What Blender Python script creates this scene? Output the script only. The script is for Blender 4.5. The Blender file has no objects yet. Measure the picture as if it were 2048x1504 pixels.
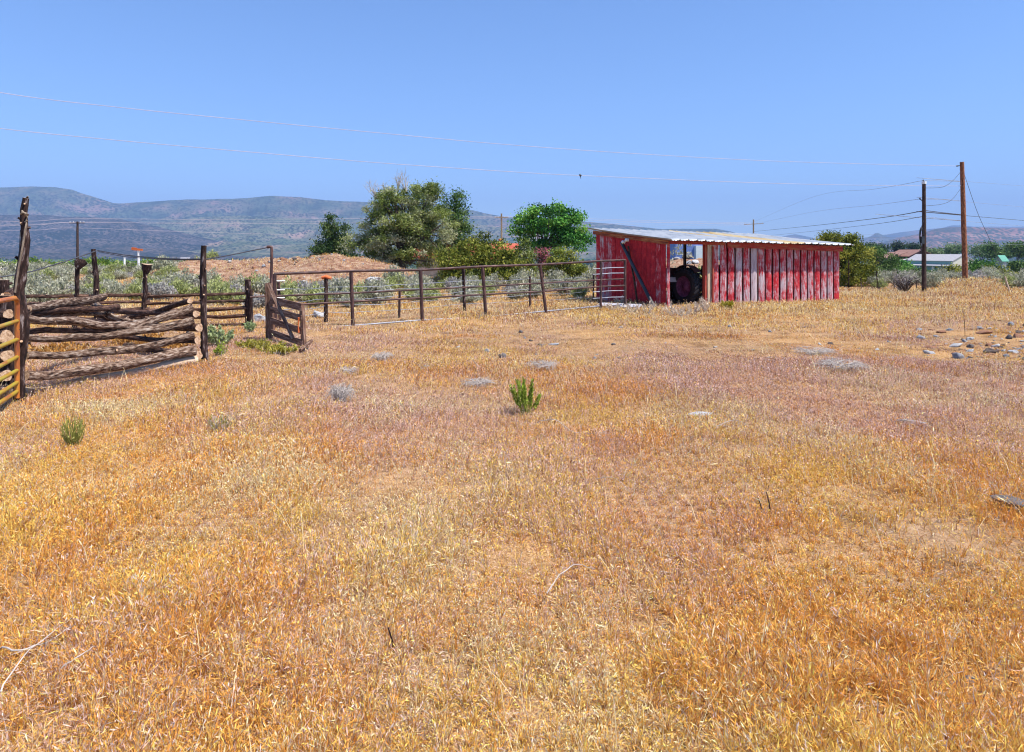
import bpy, math, random
import numpy as np
from mathutils import Vector, Matrix
C = bpy.context.scene
random.seed(7); RG = np.random.default_rng(7)
PI = math.pi
R = math.radians
# ---------------------------------------------------------------- camera
EYE, F, HY = 1.9, 1400.0, 505.0            # eye height, focal length in photo pixels, horizon row
cam = bpy.data.cameras.new('camera'); co = bpy.data.objects.new('camera', cam)
C.collection.objects.link(co); C.camera = co
co.location = (0, 0, EYE); co.rotation_euler = (R(90), 0, 0)
cam.sensor_width = 36; cam.lens = 36 * F / 2048; cam.shift_y = -(752 - HY) / 2048
cam.clip_start = 0.1; cam.clip_end = 60000
# ---------------------------------------------------------------- light
w = bpy.data.worlds.new("World"); C.world = w; w.use_nodes = True
nt = w.node_tree; bg = nt.nodes['Background']
SUN_EL, SUN_AZ = R(61), R(114)               # azimuth clockwise from +Y
sky = nt.nodes.new('ShaderNodeTexSky'); sky.sky_type = 'NISHITA'; sky.sun_disc = False
sky.sun_elevation = SUN_EL; sky.sun_rotation = SUN_AZ
sky.altitude = 1800; sky.air_density = 1.2; sky.dust_density = 0.3; sky.ozone_density = 3.0
tint = nt.nodes.new('ShaderNodeMix'); tint.data_type = 'RGBA'; tint.blend_type = 'MULTIPLY'; tint.inputs[0].default_value = 1; tint.inputs[7].default_value = (.67, .85, 1.07, 1)
nt.links.new(sky.outputs[0], tint.inputs[6]); nt.links.new(tint.outputs[2], bg.inputs[0]); bg.inputs[1].default_value = 0.114
sl = bpy.data.lights.new('sun', 'SUN'); sl.energy = 4.6; sl.angle = R(0.5); sl.color = (1, 0.95, 0.86)
so = bpy.data.objects.new('sun', sl); C.collection.objects.link(so)
sd = Vector((math.sin(SUN_AZ) * math.cos(SUN_EL), math.cos(SUN_AZ) * math.cos(SUN_EL), math.sin(SUN_EL)))
so.rotation_euler = (-sd).to_track_quat('-Z', 'Y').to_euler(); so.location = (20, 0, 40)
C.view_settings.view_transform = 'Standard'; C.view_settings.look = 'None'
C.view_settings.exposure = 0.75; C.view_settings.gamma = 1
cy = C.cycles
cy.max_bounces = 6; cy.diffuse_bounces = 3; cy.glossy_bounces = 2; cy.transmission_bounces = 3
cy.volume_bounces = 0; cy.transparent_max_bounces = 8; cy.use_denoising = True
cy.sample_clamp_indirect = 4; cy.filter_width = 1.15
# ---------------------------------------------------------------- noise and ground height
_tab = np.random.default_rng(99).random((256, 256))
def vn(x, y, seed=0):
    x = np.asarray(x, float) + seed * 17.31; y = np.asarray(y, float) + seed * 41.77
    xi = np.floor(x).astype(int); yi = np.floor(y).astype(int)
    fx = x - xi; fy = y - yi; fx = fx * fx * (3 - 2 * fx); fy = fy * fy * (3 - 2 * fy)
    a = _tab[xi & 255, yi & 255]; b = _tab[(xi + 1) & 255, yi & 255]
    c = _tab[xi & 255, (yi + 1) & 255]; d = _tab[(xi + 1) & 255, (yi + 1) & 255]
    return (a * (1 - fx) + b * fx) * (1 - fy) + (c * (1 - fx) + d * fx) * fy
def fbm(x, y, oct=4, seed=0):
    s = 0; a = .5
    for k in range(oct):
        s = s + a * vn(x * 2 ** k, y * 2 ** k, seed + k); a *= .5
    return s / (1 - .5 ** oct)
def sst(a, b, x):
    t = np.clip((x - a) / (b - a), 0, 1); return t * t * (3 - 2 * t)
VAL = -34.0
# far relief: (crest distance, foot distance, back foot, zone, ridge profile as px,py)
LAY = [
 (7600, 4700, 10500, 3, [(-900,430),(-400,395),(0,375),(60,372),(110,373),(145,378),(165,386),(200,396),(228,405),(245,406),(300,403),(370,398),(430,397),(490,396),(550,391),(600,393),(650,400),(700,402),(760,404),(870,408),(930,417),(960,424),(1000,431),(1060,437),(1180,443),(1250,450),(1320,458),(1370,457),(1430,457),(1462,463),(1490,471),(1530,484),(1570,500),(1620,530),(2300,560)]),
 (4700, 2600, 5600, 2, [(-900,450),(-200,425),(0,429),(60,428),(100,429),(130,432),(190,432),(240,436),(280,446),(330,456),(380,468),(430,480),(500,490),(600,500),(680,515),(760,545),(3000,560)]),
 (6000, 3200, 7400, 2.5, [(-900,470),(200,455),(340,441),(400,433),(480,430),(560,434),(650,437),(740,438),(850,441),(930,446),(1000,452),(1100,459),(1200,466),(1330,478),(1450,492),(1540,505),(1700,530),(3000,560)]),
 (12500, 9000, 15500, 3.6, [(-900,520),(1300,480),(1460,482),(1530,477),(1560,474),(1590,468),(1612,472),(1640,479),(1700,478),(1740,474),(1790,466),(1840,459),(1885,455),(1900,450),(1930,450),(1950,453),(2048,453),(2300,450),(3000,470)]),
 (9000, 6900, 10800, 3.5, [(-900,560),(1500,530),(1600,505),(1660,493),(1700,481),(1722,478),(1742,470),(1752,463),(1762,468),(1785,476),(1830,478),(1900,482),(2048,482),(3000,500)]),
 (5600, 3600, 7400, 4, [(-900,560),(1600,540),(1680,515),(1720,500),(1760,486),(1800,474),(1840,467),(1870,458),(1900,455),(1960,455),(2048,456),(2200,452),(3000,450)]),
]
def ground(x, y, zone=False):
    x = np.asarray(x, float); y = np.asarray(y, float)
    z = np.zeros_like(x + y)
    z = z + (fbm(x * .35, y * .35, 3, 3) - .5) * .16 * sst(0, 6, y)
    z = z + (fbm(x * 3, y * 3, 2, 5) - .5) * .05 * sst(120, 40, y)
    crest = 40 + 25 * sst(5, -30, x / np.maximum(y, 1) * 30)
    z = z - np.clip(y - crest, 0, 260 - crest) * .0245 * sst(crest, crest + 25, y)
    z = z - 1.5 * sst(42, 90, y) * sst(250, 130, y) * sst(.3, .5, x / np.maximum(y, 1))
    z = z - (34 - 5.2) * sst(258, 1100, y)
    z = z + (fbm(x * .02, y * .02, 3, 8) - .5) * 1.2 * sst(60, 140, y)
    def bump(cx, cy, rx, ry, h):
        q = ((x - cx) / rx) ** 2 + ((y - cy) / ry) ** 2
        return h * np.exp(-q ** 1.4) * (1 + .35 * (fbm(x * .9, y * .9, 3, 12) - .5))
    m1 = bump(-15.2, 46, 6.6, 5, 1.45) + bump(-20.5, 43, 2.4, 3, .6) + bump(-9.5, 44, 3.4, 4, .9)
    m2 = bump(23, 92, 9, 6, 2.2)
    m3 = bump(12.5, 17.5, 2.6, 1.6, .12) + bump(14.5, 16, 2.2, 2.2, .18)
    z = z + m1 + m2 + m3
    zn = np.zeros_like(z); zn = np.where(y > 60, np.clip((y - 60) / 40, 0, 1) * .5, zn); zn = np.where(y > 260, 1.0, zn)
    zn = np.where(m1 + m2 > .25, -1.0, zn)
    px = 1024 + F * x / np.maximum(y, 1)
    far = y > 1500
    if np.any(far):
        lift = np.zeros_like(z)
        wig = (fbm(x / 420, y / 420, 5, 21) - .5)
        rid = 1 - np.abs(fbm(x / 700, y / 900, 5, 31) * 2 - 1)
        rid2 = 1 - np.abs(fbm(x / 260, y / 420, 4, 35) * 2 - 1) ** .8
        for D, r0, r1, zo, prof in LAY:
            pp = np.interp(px + 5 * (fbm(px / 30, y * 0, 2, 40) - .5), [p[0] for p in prof], [p[1] for p in prof])
            H = (HY - pp) * D / F + EYE - VAL
            H = H + wig * 16
            front = np.clip((y - r0) / (D - r0), 0, 1); back = np.clip((r1 - y) / (r1 - D), 0, 1)
            f = np.where(y < D, front ** (1.25 if zo != 4 else 1.0), back ** .8)
            if zo == 4:   # stepped mesa side
                f = np.where(y < D, .35 * sst(0, .35, front) + .25 * sst(.4, .7, front) + .4 * sst(.78, 1, front), f)
            b = np.maximum(H, 0) * f * (1 - (.75 * (1 - rid) + .5 * (1 - rid2)) * np.sin(np.clip(f, 0, 1) * PI))
            b = b + 22 * wig * np.sin(np.clip(f, 0, 1) * PI) * (f > 0)
            sel = b > lift
            zn = np.where(sel & far & (b > 8), zo, zn); lift = np.where(sel, b, lift)
        z = z + np.where(far, lift, 0)
    return (z, zn) if zone else z
def gz(x, y): return float(ground(np.array([x]), np.array([y]))[0])
def W(px, py, Y): return Vector(((px - 1024) / F * Y, Y, EYE + (HY - py) / F * Y))
def GP(px, Y):                               # ground point under a picture column at a distance
    x = (px - 1024) / F * Y; return Vector((x, Y, gz(x, Y)))
def GY(px, py):                              # ground point seen at a picture position (near field)
    Y = EYE * F / (py - HY)
    for _ in range(6):
        z = gz((px - 1024) / F * Y, Y); Y = (EYE - z) * F / (py - HY)
    return GP(px, Y)
# ---------------------------------------------------------------- object helpers
def link(o): C.collection.objects.link(o); return o
def tag(o, label, cat, group=None, kind=None):
    if label: o['label'] = label
    if cat: o['category'] = cat
    if group: o['group'] = group
    if kind: o['kind'] = kind
    return o
def empty(name, loc, label, cat, group=None, rz=0):
    o = bpy.data.objects.new(name, None); o.location = loc; o.rotation_euler = (0, 0, rz)
    o.empty_display_size = .2
    link(o); return tag(o, label, cat, group)
def copy_tree(o, parent=None):
    c = o.copy(); link(c); c.parent = parent
    for ch in o.children: copy_tree(ch, c)
    return c
class MB:
    """collects geometry; builds ONE mesh object. 'gr' = grain coordinate, 'col' = colour"""
    def __init__(s): s.v = []; s.f = []; s.m = []; s.g = []; s.sm = []
    def add(s, vs, fs, mi=0, gr=None, smooth=False):
        b = len(s.v); s.v += [tuple(v) for v in vs]
        s.g += [tuple(g) for g in (gr if gr is not None else vs)]
        for f in fs: s.f.append([i + b for i in f]); s.m.append(mi); s.sm.append(smooth)
    def tube(s, pts, rad, n=8, wob=0., capm=None, mi=0, smooth=True, knots=0, ell=1.0):
        pts = [Vector(p) for p in pts]; k = len(pts)
        if not hasattr(rad, '__len__'): rad = [rad] * k
        vs = []; gs = []; L = 0; off = random.random() * 50
        up = Vector((0, 0, 1)); t0 = (pts[1] - pts[0]).normalized()
        if abs(t0.z) > .9: up = Vector((0, 1, 0))
        ph = random.random() * 6
        for i, p in enumerate(pts):
            t = (pts[min(i + 1, k - 1)] - pts[max(i - 1, 0)]).normalized()
            a = t.cross(up).normalized(); b = a.cross(t).normalized()
            if i: L += (p - pts[i - 1]).length
            for j in range(n):
                th = 2 * PI * j / n
                r = rad[i] * (1 + wob * (random.random() - .5) + wob * .8 * math.sin(3 * th + ph + L * 2))
                vs.append(p + a * math.cos(th) * r + b * math.sin(th) * r * ell)
                gs.append((L * .22 + off, math.cos(th) * rad[i] + off, math.sin(th) * rad[i]))
        fs = [[i * n + j, i * n + (j + 1) % n, (i + 1) * n + (j + 1) % n, (i + 1) * n + j] for i in range(k - 1) for j in range(n)]
        s.add(vs, fs, mi, gs, smooth)
        cm = mi if capm is None else capm
        for e, rr in ((0, range(n - 1, -1, -1)), (k - 1, range(n))):
            ring = [vs[e * n + j] for j in range(n)]
            g = [(j * .0 + (v - pts[e]).length, 3.3 + e, math.atan2((v - pts[e]).z, (v - pts[e]).x)) for j, v in enumerate(ring)]
            s.add(ring, [list(rr)], cm, [(v - pts[e]) * 1.0 + Vector((7 + e, 0, 0)) for v in ring])
        for _ in range(knots):
            i = random.randrange(1, k - 1) if k > 2 else 0
            d = Vector((random.uniform(-1, 1), random.uniform(-1, 1), random.uniform(-.2, .8))).normalized()
            p = pts[i].lerp(pts[min(i + 1, k - 1)], random.random())
            q = p + d * rad[i] * random.uniform(1.3, 1.8)
            s.tube([p, q], [rad[i] * .55, rad[i] * .3], 6, capm=capm, mi=mi)
        return s
    def box(s, c, size, rot=None, mi=0, jit=0, axis=0):
        sx, sy, sz = [q / 2 for q in size]; c = Vector(c); vs = []; gs = []; off = random.random() * 40
        for dx in (-1, 1):
            for dy in (-1, 1):
                for dz in (-1, 1):
                    v = Vector((dx * sx, dy * sy, dz * sz)) + Vector([random.uniform(-jit, jit) for _ in range(3)])
                    g = [v.x + off, v.y, v.z]
                    g[0], g[axis] = g[axis], g[0]; g[0] = g[0] * .12 + off
                    gs.append(g)
                    if rot is not None: v = rot @ v
                    vs.append(c + v)
        s.add(vs, [[0,1,3,2],[4,6,7,5],[0,4,5,1],[2,3,7,6],[0,2,6,4],[1,5,7,3]], mi, gs); return s
    def plank(s, a, b, wd, th, side=(0, 0, 1), mi=0, jit=.003):   # board from a to b, width along 'side'
        a = Vector(a); b = Vector(b); d = b - a; x = d.normalized(); sd_ = Vector(side)
        z = (sd_ - x * sd_.dot(x)).normalized(); y = z.cross(x)
        rot = Matrix((x, y, z)).transposed()
        return s.box((a + b) / 2, (d.length, th, wd), rot, mi, jit)
    def build(s, name, mats, parent=None, local=None):
        me = bpy.data.meshes.new(name)
        o0 = Vector(local) if local is not None else Vector((0, 0, 0))
        me.from_pydata([Vector(v) - o0 for v in s.v], [], s.f)
        if not isinstance(mats, (list, tuple)): mats = [mats]
        for m in mats: me.materials.append(m)
        me.polygons.foreach_set('material_index', s.m); me.polygons.foreach_set('use_smooth', s.sm)
        at = me.attributes.new('gr', 'FLOAT_VECTOR', 'POINT'); at.data.foreach_set('vector', np.array(s.g, dtype=np.float32).ravel())
        me.update(); o = bpy.data.objects.new(name, me); link(o)
        if parent is not None: o.parent = parent
        elif local is not None: o.location = o0
        return o
def npmesh(name, v, f, col, mat, smooth=False, sizes=None):
    """v (N,3); f (M,k) or flat with sizes; col (N,3)"""
    me = bpy.data.meshes.new(name)
    v = np.asarray(v, np.float32); me.vertices.add(len(v)); me.vertices.foreach_set('co', v.ravel())
    f = np.asarray(f, np.int32)
    if sizes is None: sizes = np.full(len(f), f.shape[1], np.int32)
    fl = f.ravel(); me.loops.add(len(fl)); me.loops.foreach_set('vertex_index', fl)
    me.polygons.add(len(sizes)); st = np.concatenate([[0], np.cumsum(sizes)[:-1]]).astype(np.int32)
    me.polygons.foreach_set('loop_start', st)
    if smooth: me.polygons.foreach_set('use_smooth', np.ones(len(sizes), bool))
    a = me.attributes.new('col', 'FLOAT_COLOR', 'POINT')
    c4 = np.ones((len(v), 4), np.float32); c4[:, :3] = col; a.data.foreach_set('color', c4.ravel())
    me.materials.append(mat); me.update(calc_edges=True)
    return me
def mobj(name, me, parent=None, loc=None):
    o = bpy.data.objects.new(name, me); link(o)
    if parent is not None: o.parent = parent
    if loc is not None: o.location = loc
    return o
# ---------------------------------------------------------------- materials
def newmat(name):
    m = bpy.data.materials.new(name); m.use_nodes = True
    return m, m.node_tree, m.node_tree.nodes['Principled BSDF']
def N(t, kind, **kw):
    n = t.nodes.new(kind)
    for k, v in kw.items(): setattr(n, k, v)
    return n
def ramp(t, src, stops, interp='LINEAR'):
    r = N(t, 'ShaderNodeValToRGB'); e = r.color_ramp.elements; r.color_ramp.interpolation = interp
    while len(e) < len(stops): e.new(.5)
    for i, (p, c) in enumerate(stops): e[i].position = p; e[i].color = (*c, 1)
    t.links.new(src, r.inputs[0]); return r.outputs[0]
def coords(t, src='gr', scale=(1, 1, 1)):
    if src == 'obj': c = N(t, 'ShaderNodeTexCoord').outputs['Object']
    elif src == 'world': c = N(t, 'ShaderNodeNewGeometry').outputs['Position']
    else: c = N(t, 'ShaderNodeAttribute', attribute_name='gr').outputs['Vector']
    mp = N(t, 'ShaderNodeMapping'); mp.inputs['Scale'].default_value = scale
    t.links.new(c, mp.inputs[0]); return mp.outputs[0]
def noise(t, vec, sc, det=4, rough=.55):
    n = N(t, 'ShaderNodeTexNoise'); n.inputs['Scale'].default_value = sc; n.inputs['Detail'].default_value = det
    n.inputs['Roughness'].default_value = rough; t.links.new(vec, n.inputs['Vector']); return n.outputs['Fac']
def mix(t, fac, a, b, mode='MIX'):
    n = N(t, 'ShaderNodeMix', data_type='RGBA', blend_type=mode)
    for s, i in ((fac, 0), (a, 6), (b, 7)):
        if isinstance(s, (int, float)): n.inputs[i].default_value = s
        elif isinstance(s, tuple): n.inputs[i].default_value = (*s, 1)
        else: t.links.new(s, n.inputs[i])
    return n.outputs[2]
def bump(t, p, h, st=.4, dist=.02):
    b = N(t, 'ShaderNodeBump'); b.inputs['Strength'].default_value = st; b.inputs['Distance'].default_value = dist
    t.links.new(h, b.inputs['Height']); t.links.new(b.outputs[0], p.inputs['Normal'])
def simple(name, stops, sc=6, rough=.8, bst=.3, src='gr', scale=(1, 1, 1), det=5, metal=0, spec=.3, bd=.01, obrand=0):
    m, t, p = newmat(name); v = coords(t, src, scale); n = noise(t, v, sc, det, .65)
    c = ramp(t, n, stops)
    if obrand:
        oi = N(t, 'ShaderNodeObjectInfo'); hs = N(t, 'ShaderNodeHueSaturation')
        mr = N(t, 'ShaderNodeMapRange'); mr.inputs[3].default_value = 1 - obrand; mr.inputs[4].default_value = 1 + obrand
        t.links.new(oi.outputs['Random'], mr.inputs[0]); t.links.new(mr.outputs[0], hs.inputs['Value']); t.links.new(c, hs.inputs['Color']); c = hs.outputs[0]
    t.links.new(c, p.inputs['Base Color']); p.inputs['Roughness'].default_value = rough
    p.inputs['Metallic'].default_value = metal; p.inputs['Specular IOR Level'].default_value = spec
    if bst: bump(t, p, n, bst, bd)
    return m
def attrmat(name, rough=.7, trans=0., nsc=0, namt=.3, spec=.2, bst=0):
    m, t, p = newmat(name); c = N(t, 'ShaderNodeAttribute', attribute_name='col').outputs['Color']
    if nsc:
        v = coords(t, 'obj'); n = noise(t, v, nsc, 6, .7)
        c = mix(t, 1.0, c, ramp(t, n, [(.3, (1 - namt,) * 3), (.7, (1 + namt,) * 3)]), 'MULTIPLY')
        if bst: bump(t, p, n, bst, .03)
    t.links.new(c, p.inputs['Base Color']); p.inputs['Roughness'].default_value = rough
    p.inputs['Specular IOR Level'].default_value = spec
    if trans:
        tr = N(t, 'ShaderNodeBsdfTranslucent'); t.links.new(c, tr.inputs[0])
        ms = N(t, 'ShaderNodeMixShader'); ms.inputs[0].default_value = trans
        t.links.new(p.outputs[0], ms.inputs[1]); t.links.new(tr.outputs[0], ms.inputs[2])
        t.links.new(ms.outputs[0], t.nodes['Material Output'].inputs[0])
    return m
M_leaf = attrmat('foliage', .6, .3)
M_grass = attrmat('dry_grass', .7, .3)
M_rock = attrmat('rock', .9, 0, 9, .45, bst=.6)
M_log = simple('weathered_log', [(.38, (.010, .005, .003)), (.45, (.075, .038, .024)), (.52, (.17, .108, .075)), (.59, (.27, .2, .155)), (.69, (.42, .36, .31))], 44, .9, .8, det=6, obrand=.2, bd=.012)
M_logd = simple('dark_log', [(.36, (.008, .004, .003)), (.5, (.06, .027, .018)), (.6, (.14, .075, .05)), (.72, (.28, .2, .16))], 40, .9, .8, det=6, obrand=.25, bd=.012)  # darker log wood; on the inner corral rails its dark tone includes painted shade
M_post = simple('dark_post_wood', [(.34, (.005, .003, .003)), (.49, (.026, .012, .010)), (.58, (.065, .036, .03)), (.68, (.26, .21, .2))], 24, .95, .9, det=6, bd=.015)
M_cut = simple('cut_end', [(.35, (.22, .12, .07)), (.5, (.5, .32, .2)), (.65, (.62, .46, .33))], 28, .9, .5)
M_board = simple('old_board', [(.32, (.04, .018, .014)), (.5, (.17, .09, .06)), (.68, (.34, .24, .19))], 34, .9, .6, obrand=.15)
M_pale = simple('pale_wood', [(.3, (.3, .2, .13)), (.5, (.5, .37, .26)), (.7, (.62, .5, .4))], 30, .9, .5)
M_pipe = simple('rusty_pipe', [(.36, (.018, .007, .008)), (.47, (.045, .017, .016)), (.56, (.085, .034, .028)), (.66, (.17, .09, .075))], 22, .65, .3, spec=.5)
M_pipep = simple('pale_pipe', [(.4, (.22, .23, .29)), (.6, (.36, .37, .42))], 30, .5, .1, metal=.2)
M_yel = simple('yellow_gate_paint', [(.38, (.3, .1, .03)), (.47, (.36, .2, .02)), (.6, (.32, .27, .03))], 9, .45, .1, spec=.5)
M_org = simple('orange_gate_paint', [(.35, (.26, .07, .03)), (.5, (.5, .16, .025)), (.65, (.42, .24, .03))], 9, .45, .1, spec=.5)
M_rust = simple('rust_orange', [(.35, (.45, .08, .02)), (.65, (.7, .2, .06))], 3, .7, .1)
M_wire = simple('aluminium_wire', [(.4, (.46, .38, .42)), (.6, (.56, .46, .5))], 3, .6, 0)
M_wired = simple('dark_cable', [(.4, (.04, .04, .05)), (.6, (.08, .08, .09))], 3, .6, 0)
M_fwire = simple('fence_wire', [(.4, (.22, .24, .3)), (.6, (.36, .38, .46))], 3, .5, 0, metal=.3)
M_rope = simple('old_rope', [(.4, (.16, .12, .09)), (.6, (.3, .23, .17))], 60, .9, .2)
M_white = simple('white_paint', [(.4, (.7, .7, .7)), (.6, (.8, .8, .78))], 5, .6, 0)
M_polr = simple('reddish_pole', [(.33, (.035, .014, .01)), (.46, (.19, .065, .03)), (.58, (.34, .13, .06)), (.7, (.46, .25, .16))], 26, .85, .3)
M_pold = simple('dark_pole', [(.3, (.012, .008, .008)), (.5, (.05, .028, .022)), (.7, (.12, .08, .06))], 24, .85, .3)
M_polt = simple('tan_pole', [(.4, (.2, .13, .08)), (.6, (.35, .25, .16))], 12, .85, .2)
M_black = simple('black_metal', [(.4, (.012, .014, .02)), (.6, (.03, .035, .045))], 12, .45, .1, spec=.5)
M_tyre = simple('tyre_rubber', [(.4, (.012, .011, .014)), (.6, (.025, .022, .028))], 20, .8, .3)
M_purp = simple('faded_rim_paint', [(.4, (.1, .02, .06)), (.6, (.2, .06, .14))], 8, .6, .2)
M_tract = simple('old_tractor_paint', [(.4, (.05, .03, .035)), (.6, (.12, .05, .05))], 8, .6, .2)
M_bark = simple('tree_bark', [(.35, (.03, .022, .018)), (.6, (.12, .09, .075))], 30, .95, .6)
M_twig = simple('grey_twig', [(.4, (.36, .31, .28)), (.6, (.52, .46, .42))], 30, .95, .2)
M_gstem = simple('green_stem', [(.4, (.16, .19, .03)), (.6, (.34, .34, .08))], 20, .8, 0)
M_glass = simple('window_glass', [(.4, (.03, .04, .06)), (.6, (.06, .08, .11))], 2, .1, 0, spec=.6)
# ---------------------------------------------------------------- ground material
def ground_mat():
    m, t, p = newmat('ground'); pos = coords(t, 'world')
    zc = N(t, 'ShaderNodeAttribute', attribute_name='zone').outputs['Fac']
    def band(lo, hi, inv=False):
        r = N(t, 'ShaderNodeMapRange'); t.links.new(zc, r.inputs[0]); r.inputs[1].default_value = lo; r.inputs[2].default_value = hi
        if inv: r.inputs[3].default_value = 1; r.inputs[4].default_value = 0
        return r.outputs[0]
    n1 = noise(t, pos, .35, 4); n2 = noise(t, pos, 9, 6, .75); n3 = noise(t, pos, 70, 5, .85)
    soil = ramp(t, mix(t, .45, n2, n3), [(.36, (.07, .045, .035)), (.45, (.2, .135, .1)), (.54, (.33, .225, .155)), (.66, (.46, .38, .32))])
    straw = ramp(t, n3, [(.38, (.06, .03, .015)), (.46, (.32, .16, .06)), (.54, (.52, .31, .12)), (.64, (.62, .48, .3))])
    near = mix(t, ramp(t, n1, [(.4, (.35,) * 3), (.6, (.8,) * 3)]), soil, straw)
    dirt = ramp(t, noise(t, pos, 2.5, 6, .75), [(.34, (.10, .05, .035)), (.46, (.24, .13, .085)), (.56, (.33, .21, .14)), (.68, (.42, .32, .24))])
    sage = ramp(t, noise(t, pos, .35, 6, .7), [(.35, (.09, .1, .05)), (.45, (.22, .2, .12)), (.56, (.34, .24, .15)), (.7, (.42, .3, .2))])
    # valley: fields and tree belts
    vv = coords(t, 'world', (.0022, .0009, 1)); vd = coords(t, 'world', (1, .35, 1))
    val = ramp(t, noise(t, vv, 2.2, 5, .6), [(.36, (.02, .05, .018)), (.46, (.04, .085, .03)), (.53, (.08, .13, .05)), (.6, (.2, .18, .11)), (.68, (.06, .1, .04))])
    dots = ramp(t, noise(t, vd, .035, 3, .8), [(.42, (.25,) * 3), (.52, (1.05,) * 3)])
    val = mix(t, .75, val, dots, 'MULTIPLY')
    # juniper slopes: voronoi tree dots on pale soil
    def trees(base, dark, sc, dens, ys=.5):
        v = coords(t, 'world', (1, ys, 1)); vo = N(t, 'ShaderNodeTexVoronoi'); vo.inputs['Scale'].default_value = sc; vo.inputs['Randomness'].default_value = 1
        t.links.new(v, vo.inputs['Vector'])
        a = N(t, 'ShaderNodeMath', operation='ADD'); b = noise(t, pos, .0035, 5, .65)
        mm = N(t, 'ShaderNodeMath', operation='MULTIPLY'); mm.inputs[1].default_value = dens; t.links.new(b, mm.inputs[0])
        t.links.new(vo.outputs['Distance'], a.inputs[0]); sub = N(t, 'ShaderNodeMath', operation='SUBTRACT')
        t.links.new(vo.outputs['Distance'], sub.inputs[0]); t.links.new(mm.outputs[0], sub.inputs[1])
        f = ramp(t, sub.outputs[0], [(.0, (0,) * 3), (.08, (1,) * 3)])
        return mix(t, f, dark, base)
    basej = ramp(t, noise(t, pos, .006, 5, .7), [(.4, (.05, .05, .05)), (.6, (.125, .1, .09))])
    h2 = trees(basej, (.008, .02, .014), .055, .95, 1)
    h25 = trees(ramp(t, noise(t, pos, .003, 5, .65), [(.4, (.09, .12, .06)), (.55, (.17, .16, .10)), (.65, (.3, .2, .15))]), (.008, .026, .016), .045, .85, 1)
    vm = coords(t, 'world', (1, 1, 2))
    h3 = ramp(t, noise(t, vm, .0016, 8, .68), [(.38, (.02, .045, .025)), (.46, (.06, .09, .055)), (.54, (.12, .115, .075)), (.62, (.22, .145, .12))])
    h3 = trees(h3, (.012, .03, .02), .03, .8, 1)
    vr = coords(t, 'world', (.3, .3, 3.2))
    h4b = ramp(t, noise(t, vr, .006, 6, .7), [(.4, (.09, .07, .06)), (.52, (.22, .11, .085)), (.62, (.32, .18, .14))])
    h4 = trees(h4b, (.04, .055, .04), .035, 1.05, 1)
    near = mix(t, .85, near, ramp(t, noise(t, pos, 1.7, 8, .75), [(.38, (.42, .36, .32)), (.47, (.8, .76, .72)), (.6, (1.08, 1.05, 1.02))]), 'MULTIPLY')
    c = mix(t, band(0, .45), near, sage)
    c = mix(t, band(-.6, -.2, True), c, dirt)
    c = mix(t, band(.6, .95), c, val)
    c = mix(t, band(1.4, 1.9), c, h2); c = mix(t, band(2.2, 2.4), c, h25); c = mix(t, band(2.7, 2.95), c, h3); c = mix(t, band(3.75, 3.95), c, h4)
    t.links.new(c, p.inputs['Base Color']); p.inputs['Roughness'].default_value = 1; p.inputs['Specular IOR Level'].default_value = .05
    bb = N(t, 'ShaderNodeBump'); bb.inputs['Strength'].default_value = .6; bb.inputs['Distance'].default_value = .03
    t.links.new(n2, bb.inputs['Height']); t.links.new(bb.outputs[0], p.inputs['Normal'])
    return m
M_ground = ground_mat()
def build_ground():
    u = np.linspace(-1.25, 1.25, 760)
    ys = [-7.0]
    while ys[-1] < 17500:
        y = ys[-1]; ys.append(y + (.22 if y < 10 else (y + 8) * (.0135 if y < 120 else .024 if y < 1500 else .0125)))
    Y = np.array(ys); U, YY = np.meshgrid(u, Y); X = U * (YY + 8)
    z, zn = ground(X, YY, True)
    v = np.stack([X, YY, z], -1).reshape(-1, 3); nc = len(u); nr = len(Y)
    i = (np.arange(nr - 1)[:, None] * nc + np.arange(nc - 1)[None]).ravel()
    f = np.stack([i, i + 1, i + nc + 1, i + nc], -1)
    me = npmesh('ground', v, f, np.ones((len(v), 3)), M_ground, smooth=True)
    a = me.attributes.new('zone', 'FLOAT', 'POINT'); a.data.foreach_set('value', zn.ravel().astype(np.float32))
    tag(mobj('ground', me), None, None, kind='structure')
build_ground()
# gravel track on the left
def ribbon(name, pts, wd, mat, lift=.03):
    mb = MB(); vs = []
    P = []
    for k in range(len(pts) - 1):
        for q in range(8): P.append(Vector(pts[k]).lerp(Vector(pts[k + 1]), q / 8))
    for i, p in enumerate(P):
        d = (P[min(i + 1, len(P) - 1)] - P[max(i - 1, 0)]).normalized(); s = Vector((-d.y, d.x, 0))
        for q in range(-3, 4):
            v = p + s * wd * q / 6; vs.append(Vector((v.x, v.y, gz(v.x, v.y) + lift)))
    fs = [[i * 7 + j, i * 7 + j + 1, i * 7 + j + 8, i * 7 + j + 7] for i in range(len(P) - 1) for j in range(6)]
    mb.add(vs, fs, smooth=True); return mb.build(name, mat)
M_gravel = simple('gravel', [(.35, (.2, .19, .2)), (.65, (.36, .34, .35))], 6, 1, .3, src='world')
tag(ribbon('gravel_road', [(-30, 54, 0), (-26, 52, 0), (-22.5, 53, 0), (-21, 58, 0)], 5.5, M_gravel, .12), None, None, kind='structure')
tag(ribbon('dirt_road', [(52, 62, 0), (64, 74, 0), (86, 80, 0), (110, 84, 0)], 5, simple('road_dirt', [(.35, (.3, .2, .16)), (.65, (.45, .32, .27))], 3, 1, .2, src='world'), .1), None, None, kind='structure')

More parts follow.
